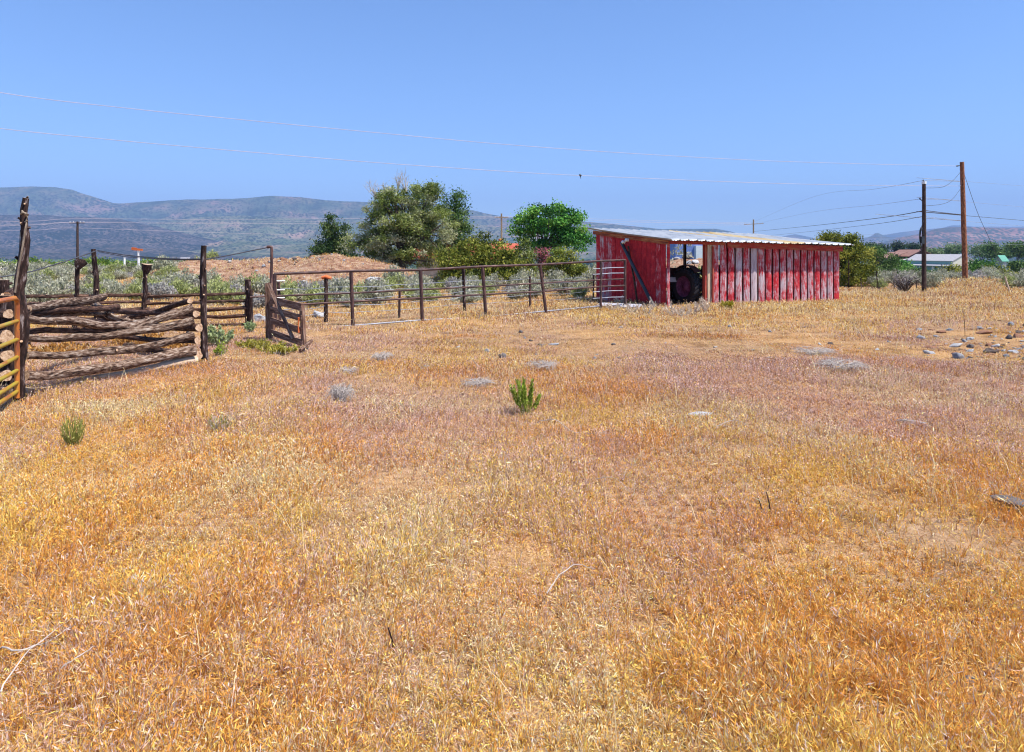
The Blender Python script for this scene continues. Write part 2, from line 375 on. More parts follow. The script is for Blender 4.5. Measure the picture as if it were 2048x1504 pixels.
#@@PART2
# ================================================================ RED SHED
PX0 = Vector((5.33, 24.0, 0)); FD = Vector((.882, .47, 0)).normalized(); BD = Vector((-.47, .882, 0)).normalized()
LEN, DEP = 8.93, 4.25
def SP(s, d, z): p = PX0 + FD * s + BD * d; return Vector((p.x, p.y, z))
def topz(s, d): return (2.31 - .11 * s / LEN) + .46 * d / DEP      # underside of the roof
def paint_mat():
    m, t, p = newmat('weathered_red_paint'); v = coords(t, 'gr', (1, 1, 1))
    a = N(t, 'ShaderNodeAttribute', attribute_name='wear').outputs['Color']
    sp = N(t, 'ShaderNodeSeparateColor'); t.links.new(a, sp.inputs[0])
    vs = coords(t, 'gr', (.09, 1, 1)); n1 = noise(t, vs, 26, 8, .78); n2 = noise(t, v, 5, 5, .75); n3 = noise(t, v, 60, 3, .8)
    def math2(op, x, y, cl=False):
        q = N(t, 'ShaderNodeMath', operation=op, use_clamp=cl)
        for i, s in enumerate((x, y)):
            if isinstance(s, (int, float)): q.inputs[i].default_value = s
            else: t.links.new(s, q.inputs[i])
        return q.outputs[0]
    f = math2('ADD', math2('MULTIPLY', n1, .85), math2('MULTIPLY', n2, .3))
    big = noise(t, v, 1.6, 4, .6); f = math2('ADD', f, math2('MULTIPLY', math2('SUBTRACT', big, .5), .5)); f = math2('ADD', f, math2('MULTIPLY', n3, .12)); f = math2('ADD', f, math2('MULTIPLY', math2('SUBTRACT', sp.outputs[0], .5), .5))
    red = ramp(t, n2, [(.35, (.24, .005, .014)), (.5, (.42, .012, .022)), (.65, (.55, .028, .03))])
    grey = ramp(t, n1, [(.35, (.22, .15, .16)), (.5, (.42, .33, .36)), (.65, (.6, .52, .55))])
    c = mix(t, ramp(t, f, [(.625, (0,) * 3), (.735, (1,) * 3)]), red, grey)
    c = mix(t, ramp(t, n1, [(.24, (.75,) * 3), (.33, (0,) * 3)]), c, (.07, .012, .014))
    t.links.new(c, p.inputs['Base Color']); p.inputs['Roughness'].default_value = .75; p.inputs['Specular IOR Level'].default_value = .25
    bump(t, p, n1, .5, .006); return m
M_red = paint_mat()
M_redd = simple('red_frame_wood', [(.35, (.2, .02, .02)), (.5, (.36, .04, .035)), (.65, (.3, .12, .06))], 20, .85, .3)
M_trim = simple('trim_wood', [(.35, (.12, .03, .02)), (.5, (.3, .07, .03)), (.65, (.42, .2, .08))], 20, .85, .3)
M_roof = simple('galvanised_sheet', [(.35, (.24, .27, .32)), (.5, (.36, .39, .44)), (.65, (.44, .46, .5))], 4, .5, .1, metal=.3, spec=.5)
M_roofy = simple('stained_sheet', [(.35, (.3, .2, .09)), (.5, (.42, .32, .17)), (.65, (.44, .38, .28))], 3, .6, .1, metal=.1)
def boards(name, parent, s0, s1, d, n, wear, face, gap=.035, z0=-.12, topf=None, cup=.02):
    """vertical boards along the front (face 'f') or along the depth (face 'd')"""
    mb = MB(); wr = []
    step = (s1 - s0) / n
    for i in range(n):
        a = s0 + i * step + gap / 2; b = s0 + (i + 1) * step - gap / 2
        off = random.uniform(-.008, .008); q = random.random() * 30
        K = 5; NZ = 9; vs = []; gs = []; zlo = z0
        for side in (0, 1):
            for k in range(K):
                f = k / (K - 1); s = a + (b - a) * f
                out = cup * (1 - (2 * f - 1) ** 2) + off if side == 0 else -.025
                for zz in range(NZ):
                    if face == 'f': p = SP(s, -out, 0); zt = topz(s, 0) - .02
                    else: p = PX0 - FD * out + BD * s; zt = topz(0, s) - .02
                    wv = .006 * math.sin(zz * .9 + q)
                    z = zlo + gz(p.x, p.y) * 0 + (zt - zlo) * zz / (NZ - 1)
                    vs.append(Vector((p.x, p.y, z)) + FD * wv * (face == 'f')); gs.append((z * 1.0 + q, s * 1.0 + q * .37, side * .3))
        def ix(si, k, z): return si * K * NZ + k * NZ + z
        fs = []
        for k in range(K - 1):
            for z in range(NZ - 1):
                fs.append([ix(0, k, z), ix(0, k + 1, z), ix(0, k + 1, z + 1), ix(0, k, z + 1)])
                fs.append([ix(1, k, z), ix(1, k, z + 1), ix(1, k + 1, z + 1), ix(1, k + 1, z)])
        for z in range(NZ - 1):
            fs.append([ix(0, 0, z), ix(0, 0, z + 1), ix(1, 0, z + 1), ix(1, 0, z)])
            fs.append([ix(0, K - 1, z), ix(1, K - 1, z), ix(1, K - 1, z + 1), ix(0, K - 1, z + 1)])
        mb.add(vs, fs, 0, gs, smooth=False); wr += [wear(i)] * len(vs)
    o = mb.build(name, M_red, parent)
    at = o.data.attributes.new('wear', 'FLOAT_COLOR', 'POINT')
    at.data.foreach_set('color', np.array([(w_, w_, w_, 1) for w_ in wr], np.float32).ravel())
    return o
shed = empty('red_shed', (0, 0, 0), 'long weathered red wooden shed with pale metal roof and open doorway', 'shed')
DOOR0, DOOR1 = .12, 1.85
wl = [.54, .6, .55, .74, .64, .78, .53, .48, .54, .6, .53, .55, .58, .6, .54, .58, .57, .52, .5]
boards('front_wall', shed, 2.02, LEN, 0, 18, lambda i: wl[i] + random.uniform(-.03, .03), 'f', gap=.085, cup=.045)
boards('side_wall', shed, .1, DEP, 0, 16, lambda i: (.42 if i > 11 else .38 if i < 2 else .2) + random.uniform(-.05, .16), 'd', gap=.012, cup=.008)
boards('door_panel', shed, -.02, .12, 0, 1, lambda i: .5, 'f', gap=.01)
def vpost(s, d, name, m, wd=.12, z1=None, dd=.12, parent=shed):
    p = SP(s, d, 0); mb = MB(); top = (topz(s, d) - .03) if z1 is None else z1
    mb.plank((p.x, p.y, -.15), (p.x, p.y, top), wd, dd, FD, jit=.006); return mb.build(name, m, parent)
vpost(1.93, .02, 'door_post', M_pale, .2, 2.24, .07); vpost(2.02, -.07, 'door_trim', M_redd, .06, 2.12, .05)
vpost(1.78, .08, 'door_post', M_redd, .1); vpost(1.0 + .05, DEP - .1, 'back_post', M_pold, .09)
vpost(4.5, DEP - .1, 'back_post', M_pold, .08); vpost(6.6, DEP - .1, 'back_post', M_pold, .12); vpost(LEN - .1, .12, 'corner_post', M_redd); vpost(.1, DEP - .1, 'corner_post', M_redd)
mb = MB(); mb.plank(SP(-.05, -.06, topz(0, 0) - .06), SP(2.6, -.06, topz(2.6, 0) - .06), .11, .04); mb.build('lintel', M_redd, shed)
mb = MB(); mb.plank(SP(2.7, -.075, topz(2.7, 0) - .09), SP(LEN + .05, -.075, topz(LEN, 0) - .16), .2, .045); mb.build('fascia_board', M_redd, shed)
mb = MB(); mb.plank(PX0 - FD * .06 + BD * -.1 + Vector((0, 0, topz(0, 0) - .07)), PX0 - FD * .06 + BD * (DEP + .1) + Vector((0, 0, topz(0, DEP) - .07)), .15, .045); mb.build('rake_board', M_trim, shed)
mb = MB()                                     # unseen back wall added to block light, and right end wall
for a, b in ((.2, 2.6), (6.6, LEN)):
    mb = MB(); mb.plank(SP(a, DEP, 1.2), SP(b, DEP, 1.2), 2.9, .03); mb.build('unseen_back_wall', M_redd, shed)
mb = MB(); mb.plank(SP(LEN, .05, 1.05), SP(LEN, DEP - .05, 1.15), 2.45, .03); mb.build('end_wall', M_redd, shed)
mb = MB(); mb.plank(SP(3.5, DEP - .05, 1.14), SP(6.6, DEP - .05, 1.12), .09, .04); mb.build('back_rail', M_pold, shed)
mb = MB(); mb.plank(SP(3.5, DEP - .05, .98), SP(6.6, DEP - .05, 1.0), .05, .04); mb.build('back_rail', M_pold, shed)
# corrugated roof: ribs run down the slope
def roof():
    mb = MB(); O = .5; nb = 19; per = 6.91 / 18; s_a, s_b = -.28, LEN + .22
    cols = []; s = s_a
    while s < s_b: cols.append(s); s += per / 10
    cols.append(s_b); rows = [-O, -.1, .8, 1.7, 2.6, 3.5, DEP + .25]
    vs = []; gs = []
    for lay in (0, 1):
        for r in rows:
            for s in cols:
                ph = ((s - 2.02) / per) % 1.0; rib = .055 * max(0., abs(2 * ph - 1) ** 4) + .012 * math.sin(ph * 6.283 * 3)
                sag = -.02 * math.sin(PI * (r / DEP)) + .008 * math.sin(s * 2.1)
                vs.append(SP(s, r, topz(s, r) + rib + sag + .045 - lay * .006)); gs.append((s, r * .3, lay))
    nc, nr = len(cols), len(rows)
    for lay in (0, 1):
        for r in range(nr - 1):
            for c in range(nc - 1):
                b = lay * nc * nr; q = [b + r * nc + c, b + r * nc + c + 1, b + (r + 1) * nc + c + 1, b + (r + 1) * nc + c]
                mb.f.append(q if lay == 0 else q[::-1]); sc = cols[c]
                mb.m.append(1 if (5.2 < sc < 6.3 or 3.6 < sc < 4.0 and r > 2) else 0); mb.sm.append(True)
    for c in range(nc - 1):
        mb.f.append([c, nc * nr + c, nc * nr + c + 1, c + 1]); mb.m.append(0); mb.sm.append(False)
    mb.v = [tuple(v) for v in vs]; mb.g = gs
    return mb.build('roof', [M_roof, M_roofy], shed)
roof()
mb = MB()
for d in (.3, 1.5, 2.7, 3.9): mb.plank(SP(.05, d, topz(0, d) - .05), SP(LEN - .05, d, topz(LEN, d) - .05), .1, .05)
mb.build('rafters', M_pold, shed)
# leaning poles on the side wall, board on the ground
def at_side(px, py, out):                    # point on the plane in front of the side wall
    q = (px - 1024) / F; B = PX0 - FD * out
    d = (q * B.y - B.x) / (BD.x - q * BD.y); p = B + BD * d; return W(px, py, p.y)
a = at_side(1243, 485, .16); b = at_side(1312, 622, .55)
mb = MB(); mb.tube([a, b], .062, 12); tag(mb.build('leaning_pole', M_black), 'long dark metal pole leaning diagonally against the side of the red shed', 'pole')
a = at_side(1256, 492, .12); b = at_side(1277, 622, .4)
mb = MB(); mb.tube([a, a.lerp(b, .5) + Vector((.03, 0, 0)), b], .035, 8, .2); tag(mb.build('leaning_stick', M_logd), 'thin dark stick leaning behind the diagonal pole on the red shed', 'stick')
o = empty('insulator_pair', at_side(1246, 484, .2), 'two white round insulators at the head of the leaning metal pole', 'insulator')
for k, (px, py) in enumerate(((1246, 484), (1253, 480))):
    c = at_side(px, py, .26); mb = MB()
    mb.tube([c - FD * .06 - o.location, c - FD * .02 - o.location, c + FD * .02 - o.location, c + FD * .06 - o.location], [.03, .07, .045, .065], 12); mb.build('insulator_cup', M_white, o)
a = GP(1196, 24.6); b = GP(1280, 23.4)
mb = MB(); mb.plank(a + Vector((0, 0, .1)), b + Vector((0, 0, .12)), .26, .04, (0, 1, .25)); tag(mb.build('fallen_plank', simple('bluish_plank', [(.4, (.35, .33, .38)), (.6, (.5, .48, .52))], 20, .8, .2)), 'pale grey plank lying on the grass at the foot of the shed side', 'plank')
# ---------------------------------------------------------------- tractor in the doorway
def wheel(parent, c, ax, r, wd, name='wheel', lugs=22):
    root = bpy.data.objects.new(name, None); link(root); root.parent = parent
    ax = Vector(ax).normalized(); u = ax.cross(Vector((0, 0, 1))).normalized(); v = u.cross(ax)
    def ring(prof, nm, m, n=40):
        mb = MB(); k = len(prof); vs = [c + ax * o_ + (u * math.cos(2 * PI * j / n) + v * math.sin(2 * PI * j / n)) * rr for j in range(n) for (o_, rr) in prof]
        fs = [[j * k + i, j * k + i + 1, ((j + 1) % n) * k + i + 1, ((j + 1) % n) * k + i] for j in range(n) for i in range(k - 1)]
        mb.add(vs, fs, 0, None, True)
        if nm == 'tyre' and lugs:
            for j in range(lugs):
                for sd_ in (-1, 1):
                    a0 = 2 * PI * (j + .25 * sd_) / lugs; a1 = a0 + .22
                    p0 = c + ax * sd_ * wd * .48 + (u * math.cos(a0) + v * math.sin(a0)) * (r - .01)
                    p1 = c + ax * sd_ * .01 + (u * math.cos(a1) + v * math.sin(a1)) * (r + .02)
                    mb.plank(p0, p1, .05, .06, p0 - c)
        return mb.build(nm, m, root)
    h = wd / 2
    ring([(-h * .7, r * .58), (-h, r * .7), (-h, r * .9), (-h * .75, r * .98), (0, r), (h * .75, r * .98), (h, r * .9), (h, r * .7), (h * .7, r * .58)], 'tyre', M_tyre)
    ring([(-h * .72, r * .6), (-h * .6, r * .56), (-h * .3, r * .5), (-h * .15, r * .3), (-h * .35, r * .2), (-h * .5, r * .12), (-h * .55, .001)], 'rim', M_purp)
    ring([(h * .72, r * .6), (h * .3, r * .5), (h * .2, r * .2), (h * .2, .001)], 'rim', M_purp)
    return root
trc = empty('old_tractor', (0, 0, 0), 'dark old tractor with a tall lugged rear wheel standing inside the red shed', 'tractor')
cw = SP(1.62, .88, .66)
def TP(s, d, z): return cw + FD * s + BD * d + Vector((0, 0, z - cw.z))
wheel(trc, cw, FD, .66, .36); wheel(trc, TP(1.45, 0, .66), FD, .66, .36)
wheel(trc, TP(.3, 1.9, .36), FD, .36, .16, lugs=0); wheel(trc, TP(1.15, 1.9, .36), FD, .36, .16, lugs=0)
mb = MB(); mb.tube([TP(.1, 0, .66), TP(1.35, 0, .66)], .09, 10); mb.build('rear_axle', M_tract, trc)
mb = MB(); mb.tube([TP(.3, 1.9, .36), TP(1.15, 1.9, .36)], .04, 8); mb.build('front_axle', M_tract, trc)
mb = MB(); mb.plank(TP(.72, -.2, .72), TP(.72, 2.1, .72), .4, .34); mb.build('chassis', M_tract, trc)
mb = MB(); mb.plank(TP(.72, .75, 1.08), TP(.72, 2.2, 1.05), .36, .42); mb.plank(TP(.72, .85, 1.28), TP(.72, 2.1, 1.24), .1, .28); mb.build('hood', M_tract, trc)
mb = MB(); mb.tube([TP(.72, .3, 1.2), TP(.72, .55, 1.32), TP(.72, .62, 1.38)], [.02] * 3, 8)
st = [TP(.72 + .2 * math.cos(a_), .52 + .06 * math.sin(a_), 1.36 + .19 * math.sin(a_)) for a_ in np.linspace(0, 2 * PI, 20)]; mb.tube(st, .014, 6); mb.build('steering_wheel', M_black, trc)
mb = MB(); mb.box(TP(.72, -.1, 1.12), (.45, .4, .06)); mb.plank(TP(.5, -.28, 1.28), TP(.95, -.28, 1.28), .3, .05); mb.build('seat', M_black, trc)
for s in (0, 1.45):
    mb = MB(); P = [TP(s + (.06 if s == 0 else -.06), .76 * math.cos(a_), .68 + .76 * math.sin(a_)) for a_ in np.linspace(.6, 2.4, 9)]
    for i in range(8): mb.plank(P[i], P[i + 1], .3, .012, FD)
    mb.build('fender', M_tract, trc)
mb = MB(); mb.tube([TP(.6, 1.6, 1.2), TP(.6, 1.6, 1.75)], .03, 8); mb.build('exhaust', M_black, trc)
wag = empty('flat_wagon', (0, 0, 0), 'grey edged flat wagon parked left of the tractor in the shed', 'wagon')
def WP(s, d, z): return SP(s, d, z)
mb = MB(); mb.plank(WP(.3, 2.1, .93), WP(1.75, 2.1, .93), 1.6, .06, BD); mb.build('deck', M_board, wag)
mb = MB(); mb.plank(WP(.3, 1.26, .9), WP(1.78, 1.26, .9), .17, .05); mb.plank(WP(1.8, 1.3, .9), WP(1.8, 2.9, .9), .16, .05); mb.build('side_rail', simple('grey_rail', [(.4, (.3, .3, .36)), (.6, (.45, .45, .5))], 10, .7, .1), wag)
for s, d in ((.5, 1.6), (.5, 2.7), (1.4, 2.7)): wheel(wag, WP(s, d, .32), FD, .32, .14, lugs=0)
mb = MB(); mb.tube([WP(.5, 1.6, .32), WP(.5, 2.7, .32)], .03, 6); mb.tube([WP(.5, 2.1, .32), WP(1.4, 2.1, .85)], .04, 6); mb.build('axle', M_black, wag)
# ================================================================ PIPE FENCE
pf = empty('pipe_fence', (0, 0, 0), 'long rusty brown pipe fence with three rails running up to the red shed', 'fence')
A = W(548, 505, 17.3); B_ = W(1252, 505, 23.9)
def fpt(px, py):                              # point in the fence plane
    q = (px - 1024) / F; d = B_ - A; s = (q * A.y - A.x) / (d.x - q * d.y); p = A + d * s; return W(px, py, p.y)
def rail(pts, r, name, m, parent, n=8, wob=.0):
    mb = MB(); P = [fpt(*p) for p in pts]; mb.tube(P, r, n, wob); return mb.build(name, m, parent)
rail([(548, 548), (705, 542), (841, 540), (965, 533), (1084, 529), (1202, 522), (1250, 520)], .036, 'top_rail', M_pipe, pf)
rail([(500, 594), (548, 592), (705, 586), (841, 579), (965, 573), (1084, 566), (1202, 559.5), (1250, 558)], .024, 'middle_rail', M_pipe, pf)
rail([(548, 612), (705, 603), (841, 596), (965, 589), (1084, 583), (1202, 573), (1250, 571)], .027, 'lower_rail', M_pipe, pf)
rail([(548, 666), (620, 658), (706, 651), (845, 640), (972, 634), (1094, 622), (1200, 612)], .02, 'bottom_pipe', M_pipep, pf)
for top, bot, r in (((702, 545), (706, 655), .05), ((841, 541), (845, 655), .05), ((965, 535), (972, 636), .05), ((1080, 529), (1094, 641), .048), ((1202, 523), (1201, 626), .045), ((1250, 520), (1250, 614), .05), ((549, 548), (552, 668), .05)):
    t_, b_ = fpt(*top), fpt(*bot); b_.z = min(b_.z, gz(b_.x, b_.y) - .05); mb = MB(); mb.tube([b_, t_], r, 10); mb.build('fence_post', M_pipe, pf)
for y0 in (537, 548, 583, 596):
    rail([(1186, y0 + 1), (1203, y0), (1222, y0 - 1.5), (1250, y0 - 2)], .016, 'stay_wire', M_pipep, pf, 6, .3)
for y0 in (562, 580, 596):
    rail([(549, y0), (569, y0 - .5)], .02, 'hook_pipe', M_white, pf, 6)
# barbed wire fence on steel posts, behind
wfz = empty('wire_fence', (0, 0, 0), 'thin strand wire fence on dark stakes behind the rusty pipe fence', 'fence')
TPs = [(560, 17.6), (652, 19.4), (798, 20.4), (929, 22.3), (1060, 24.5), (1186, 27.2)]
TW = [GP(px, Y) for px, Y in TPs]
for i, p in enumerate(TW):
    h = (1.15, 1.2, .82, 1.45, 1.1, 1.1)[i]; mb = MB(); mb.tube([p - Vector((0, 0, .1)), p + Vector((.03 * (i % 3 - 1), 0, h))], .05 if i == 3 else .035 if i != 1 else .06, 7, .35); st = mb.build('stake', M_post if i in (1, 3) else M_pipe, wfz)
    if i == 1:
        mb = MB(); q = p + Vector((0, 0, h)); mb.tube([q - Vector((.12, 0, -.02)), q + Vector((0, 0, .05)), q + Vector((.14, 0, .0))], [.04, .06, .04], 8, .3); mb.build('post_cap', M_rust, wfz)
for h in (.25, .45, .64, .82, .98):
    mb = MB(); P = []
    for i in range(len(TW) - 1):
        for q in range(4):
            p = TW[i].lerp(TW[i + 1], q / 4); P.append(p + Vector((0, 0, h + random.uniform(-.03, .03) - .04 * math.sin(q * PI / 4))))
    P.append(TW[-1] + Vector((0, 0, h))); mb.tube(P, .007, 5); mb.build('wire_strand', M_fwire, wfz)
# ================================================================ CORRAL
def logpts(pts, sub=5):
    P = [W(px, py, Y) for px, py, Y in pts]; out = []
    for i in range(len(P) - 1):
        p0 = P[max(i - 1, 0)]; p1 = P[i]; p2 = P[i + 1]; p3 = P[min(i + 2, len(P) - 1)]
        for k in range(sub):
            s = k / sub; out.append(.5 * ((2 * p1) + (p2 - p0) * s + (2 * p0 - 5 * p1 + 4 * p2 - p3) * s * s + (3 * p1 - p0 - 3 * p2 + p3) * s ** 3))
    out.append(P[-1]); return out
def log(pts, r0, r1, parent, mats=None, wob=.12, knots=2, n=12, name='log'):
    P = logpts(pts); k = len(P); ph = random.random() * 9
    P = [p + Vector((0, .01 * math.sin(i * 1.3 + ph), .012 * math.sin(i * .9 + ph))) for i, p in enumerate(P)]
    rad = [(r0 + (r1 - r0) * i / (k - 1)) * (1 + .07 * math.sin(i * .8 + ph)) for i in range(k)]
    mb = MB(); mb.tube(P, rad, n, wob, capm=1, knots=knots); return mb.build(name, mats or [M_log, M_cut], parent)
f1 = empty('log_fence', (0, 0, 0), 'heavy grey log fence panel between the tall crooked post and the next dark post', 'fence', 'log fences of the old corral')
def crooked(pts, rads, name, parent, m=M_post, knots=6, label=None, cat=None):
    P = logpts(pts, 4); k = len(P); rad = np.interp(np.linspace(0, 1, k), np.linspace(0, 1, len(rads)), rads)
    mb = MB(); mb.tube(P, list(rad), 12, .28, capm=1, knots=knots); return mb.build(name, [m, M_cut], parent)
crooked([(42, 800, 9.1), (40, 730, 9.1), (48, 650, 9.1), (38, 590, 9.1), (41, 545, 9.1), (50, 480, 9.1), (47, 430, 9.1), (52, 396, 9.1)], [.062, .058, .056, .06, .042, .032], 'post', f1, knots=26)
crooked([(410, 735, 11.9), (407, 650, 11.9), (406, 570, 11.9), (408, 491, 11.9)], [.055, .05, .048, .042], 'post', f1, knots=9)
log([(48, 786, 9.3), (120, 773, 9.9), (250, 747, 10.8), (392, 720, 11.75)], .05, .07, f1, [M_pale, M_cut], knots=0)
log([(51, 753, 9.15), (140, 745, 9.8), (250, 728, 10.7), (388, 702, 11.7)], .058, .082, f1)
log([(51, 713, 9.15), (150, 708, 9.9), (260, 698, 10.8), (384, 672, 11.7)], .048, .066, f1)
log([(51, 677, 9.2), (130, 676, 9.8), (200, 672, 10.4), (290, 661, 11), (384, 643, 11.7)], .042, .072, f1)
log([(50, 638, 9.15), (130, 642, 9.8), (200, 650, 10.4), (250, 652, 10.8), (310, 641, 11.2), (384, 613, 11.7)], .052, .064, f1, wob=.16, knots=4)
log([(51, 664, 9.35), (130, 660, 9.9), (230, 662, 10.7)], .04, .035, f1, [M_logd, M_cut])
f2 = empty('log_fence', (0, 0, 0), 'dark log rails behind the front panel, their sawn ends stacked by the post', 'fence', 'log fences of the old corral')
for (xa, ya, xb, yb, r) in ((398, 657, 45, 628, .062), (395, 682, 190, 668, .054), (397, 711, 250, 690, .066), (392, 629, 60, 607, .055), (380, 602, 230, 640, .045)):
    Y2 = 15.6 if xb < 100 else 13.6
    log([(xa, ya, 11.75), ((xa + xb) / 2, (ya + yb) / 2 + 3, (11.75 + Y2) / 2 + .1), (xb, yb, Y2)], r, r * .85, f2, [M_logd, M_cut], knots=3)  # shade behind the front panel is put into the dark wood colour
log([(190, 607, 12.2), (205, 618, 12.2), (225, 632, 12.1), (262, 645, 12.1), (300, 640, 12), (335, 632, 12)], .055, .05, f2, [M_log, M_cut], wob=.5, knots=8, name='twisted_log')
log([(183, 624, 12.4), (215, 634, 12.4), (250, 648, 12.3)], .05, .04, f2, [M_logd, M_cut], wob=.4, knots=3)
log([(57, 616, 9.6), (130, 606, 10.6), (208, 594, 11.8)], .05, .065, f2, knots=1)
log([(57, 626, 9.7), (130, 620, 10.6), (236, 614, 12.4)], .05, .055, f2, [M_logd, M_cut], knots=1)
log([(60, 634, 9.8), (130, 629, 10.8), (225, 627, 12.4)], .03, .035, f2, knots=1)
f3 = empty('rail_fence', (0, 0, 0), 'low dark pole rail fence closing the far side of the corral', 'fence', 'log fences of the old corral')
def F3(px): return 18.1 + (px - 497) / 597 * 2.1
def f3rail(x0, z0, x1, z1, r):
    k = 9; P = []; 
    for i in range(k):
        px = x0 + (x1 - x0) * i / (k - 1); p = GP(px, F3(px)); p.z = z0 + (z1 - z0) * i / (k - 1) + random.uniform(-.015, .015); P.append(p)
    mb = MB(); mb.tube(P, r, 8, .25, capm=1, knots=2); mb.build('rail', [M_logd, M_cut], f3)
for z, r in ((.84, .04), (.66, .035), (.47, .05), (.27, .045), (.06, .03)):
    f3rail(497, z, 283, z * .96, r); f3rail(300, z + .02, 140, z, r * 1.05); f3rail(150, z, -60, z + .03, r)
for px, h, r0, r1, lean in ((497, 1.2, .085, .07, 0), (287, 1.42, .07, .05, .06), (196, 1.98, .075, .05, -.1), (147, 1.5, .06, .045, .12), (10, 1.25, .12, .1, 0)):
    p = GP(px, F3(px)); k = 7; mb = MB()
    P = [p + Vector((lean * i / 6 + .02 * math.sin(i * 2), 0, -.1 + (h + .1) * i / 6)) for i in range(k)]
    mb.tube(P, [r0 + (r1 - r0) * i / 6 for i in range(k)], 9, .3, capm=1, knots=7)
    if px == 287: mb.tube([P[-1] - Vector((0, 0, .05)), P[-1] + Vector((.02, 0, .08)), P[-1] + Vector((.04, 0, .2))], [.05, .1, .125], 9, .2, capm=1)
    if px == 147: mb.tube([P[-1], P[-1] + Vector((.07, 0, .12)), P[-1] + Vector((.1, 0, .2))], [.07, .12, .06], 9, .5)
    mb.build('post', [M_post, M_cut], f3)
mb = MB(); p = GP(501, F3(501) - .12); mb.tube([p, p + Vector((0, 0, .95))], .06, 8, .3); mb.build('post', [M_post, M_cut], f3)
f4 = empty('log_fence', (0, 0, 0), 'stack of dark log rails ending behind the yellow pipe gate', 'fence', 'log fences of the old corral')
crooked([(18, 800, 9.75), (16, 700, 9.75), (16, 590, 9.75)], [.1, .11, .12], 'post', f4)
for (px, py, r) in ((16, 630, .06), (13, 674, .09), (14, 714, .08), (12, 752, .075), (12, 785, .07)):
    log([(px, py, 9.6), (px - 90, py - 14, 10.6), (px - 230, py - 26, 12.4)], r, r * .9, f4, [M_logd, M_cut])
# yellow pipe gate
def gdep(px): return 9.0 + (px - 33) * .0205
yg = empty('pipe_gate', GP(33, 9.0), 'yellow and orange painted pipe gate swung open at the left edge', 'gate')
GL = yg.location.copy()
def gp_(px, py): return W(px, py, gdep(px)) - GL
def gext(p, q, l):                            # extend a rail towards the camera side
    d = (p - q).normalized(); return p + d * l
def gr(name, y0, y1, r, m):
    a_ = gp_(34, y1); b_ = gp_(0, y0); e = a_ + (b_ - a_).normalized() * 2.6
    mb = MB(); mb.tube([a_, b_, e], r, 10); mb.build(name, m, yg); return e
ends = []
for y0, y1 in ((653, 642), (693, 679), (732, 714), (759, 741), (786, 765), (805, 783)): ends.append(gr('rail', y0, y1, .026, M_yel))
tp = [gp_(34, 796), gp_(34.5, 612), gp_(33.5, 601), gp_(29, 596), gp_(0, 602)]
tp.append(tp[-2] + (tp[-1] - tp[-2]).normalized() * 2.55); mb = MB(); mb.tube(tp, .03, 12); mb.build('gate_frame', M_org, yg)
mb = MB(); mb.tube([ends[-1] - Vector((0, 0, .1)), tp[-1]], .03, 10); mb.build('gate_end_frame', M_org, yg)
mb = MB(); mb.tube([gp_(36, 648), gp_(48, 660)], .012, 6); mb.tube([gp_(36, 668), gp_(48, 660)], .012, 6); mb.build('latch', M_white, yg)
# rope round the tall post and cable between posts
mb = MB(); mb.tube([W(44, 422, 9.0), W(50, 428, 8.98), W(54, 434, 9.05), W(53, 448, 9.0), W(49, 470, 9.0), W(44, 500, 8.98), W(38, 530, 9.0), W(33, 560, 9.0), W(30, 585, 9.0)], .013, 7, .1)
mb.tube([W(42, 428, 9.0), W(46, 425, 8.98), W(53, 427, 9.0), W(55, 430, 9.1)], .013, 7); tag(mb.build('rope', M_rope), 'frayed brown rope wrapped round the tall crooked post', 'rope')
mb = MB(); mb.tube([W(41, 460, 9.05), W(38, 520, 9.05), W(34, 590, 9.05)], .006, 5); tag(mb.build('tie_wire', M_wired), 'thin dark wire hanging down the tall crooked post', 'wire')
def cable(pts, r, label, m=M_wired, name='cable', cat='cable', sub=7):
    mb = MB(); mb.tube(logpts(pts, sub), r, 6); return tag(mb.build(name, m), label, cat)
cable([(-60, 560, 11), (40, 548, 12.4), (120, 526, 14.6), (195, 501, 17)], .013, 'dark cable rising from the left edge to the tall corral stake')
cable([(196, 501, 17), (250, 510, 16), (330, 517, 14), (402, 518, 12.2)], .013, 'dark sagging cable from the tall corral stake to the straight dark post')
cable([(196, 503, 17.1), (250, 513, 16), (330, 519, 14), (402, 520, 12.2)], .008, 'thinner cable sagging just under the dark one')
cable([(410, 519, 12.1), (450, 512, 13.2), (500, 502, 14.4), (540, 494, 15.1)], .012, 'dark cable rising from the straight dark post to the hooked pipe')
# wooden gate
P0, P1 = 14.9, 13.85
def wg(px, py): return W(px, py, P0 + (P1 - P0) * (px - 541) / 66)
hp = empty('hooked_pipe', GP(543, 15.0), 'tall thin rusty pipe with a hooked top beside the plank gate', 'pipe')
mb = MB(); L0 = hp.location
mb.tube([W(544, 686, 15.0) - L0, W(542.5, 590, 15.0) - L0, W(543.5, 500, 15.0) - L0, W(543, 495, 15.0) - L0, W(540, 493.5, 15.0) - L0, W(534, 494, 15.0) - L0], .032, 8); mb.build('pipe_shaft', M_pipe, hp)
wgt = empty('plank_gate', (0, 0, 0), 'small sagging gate of five weathered planks with a diagonal brace, standing ajar', 'gate')
mb = MB(); mb.plank(wg(538.5, 688), wg(538, 566), .13, .09, (1, 0, 0), jit=.006); mb.build('gate_post', M_board, wgt)
mb = MB(); mb.plank(wg(608.5, 703), wg(604, 610), .1, .06, (1, -.9, 0), jit=.005); mb.build('stile', M_board, wgt)
mb = MB(); mb.plank(wg(546, 676), wg(545, 590), .09, .05, (1, -.9, 0)); mb.build('stile', M_board, wgt)
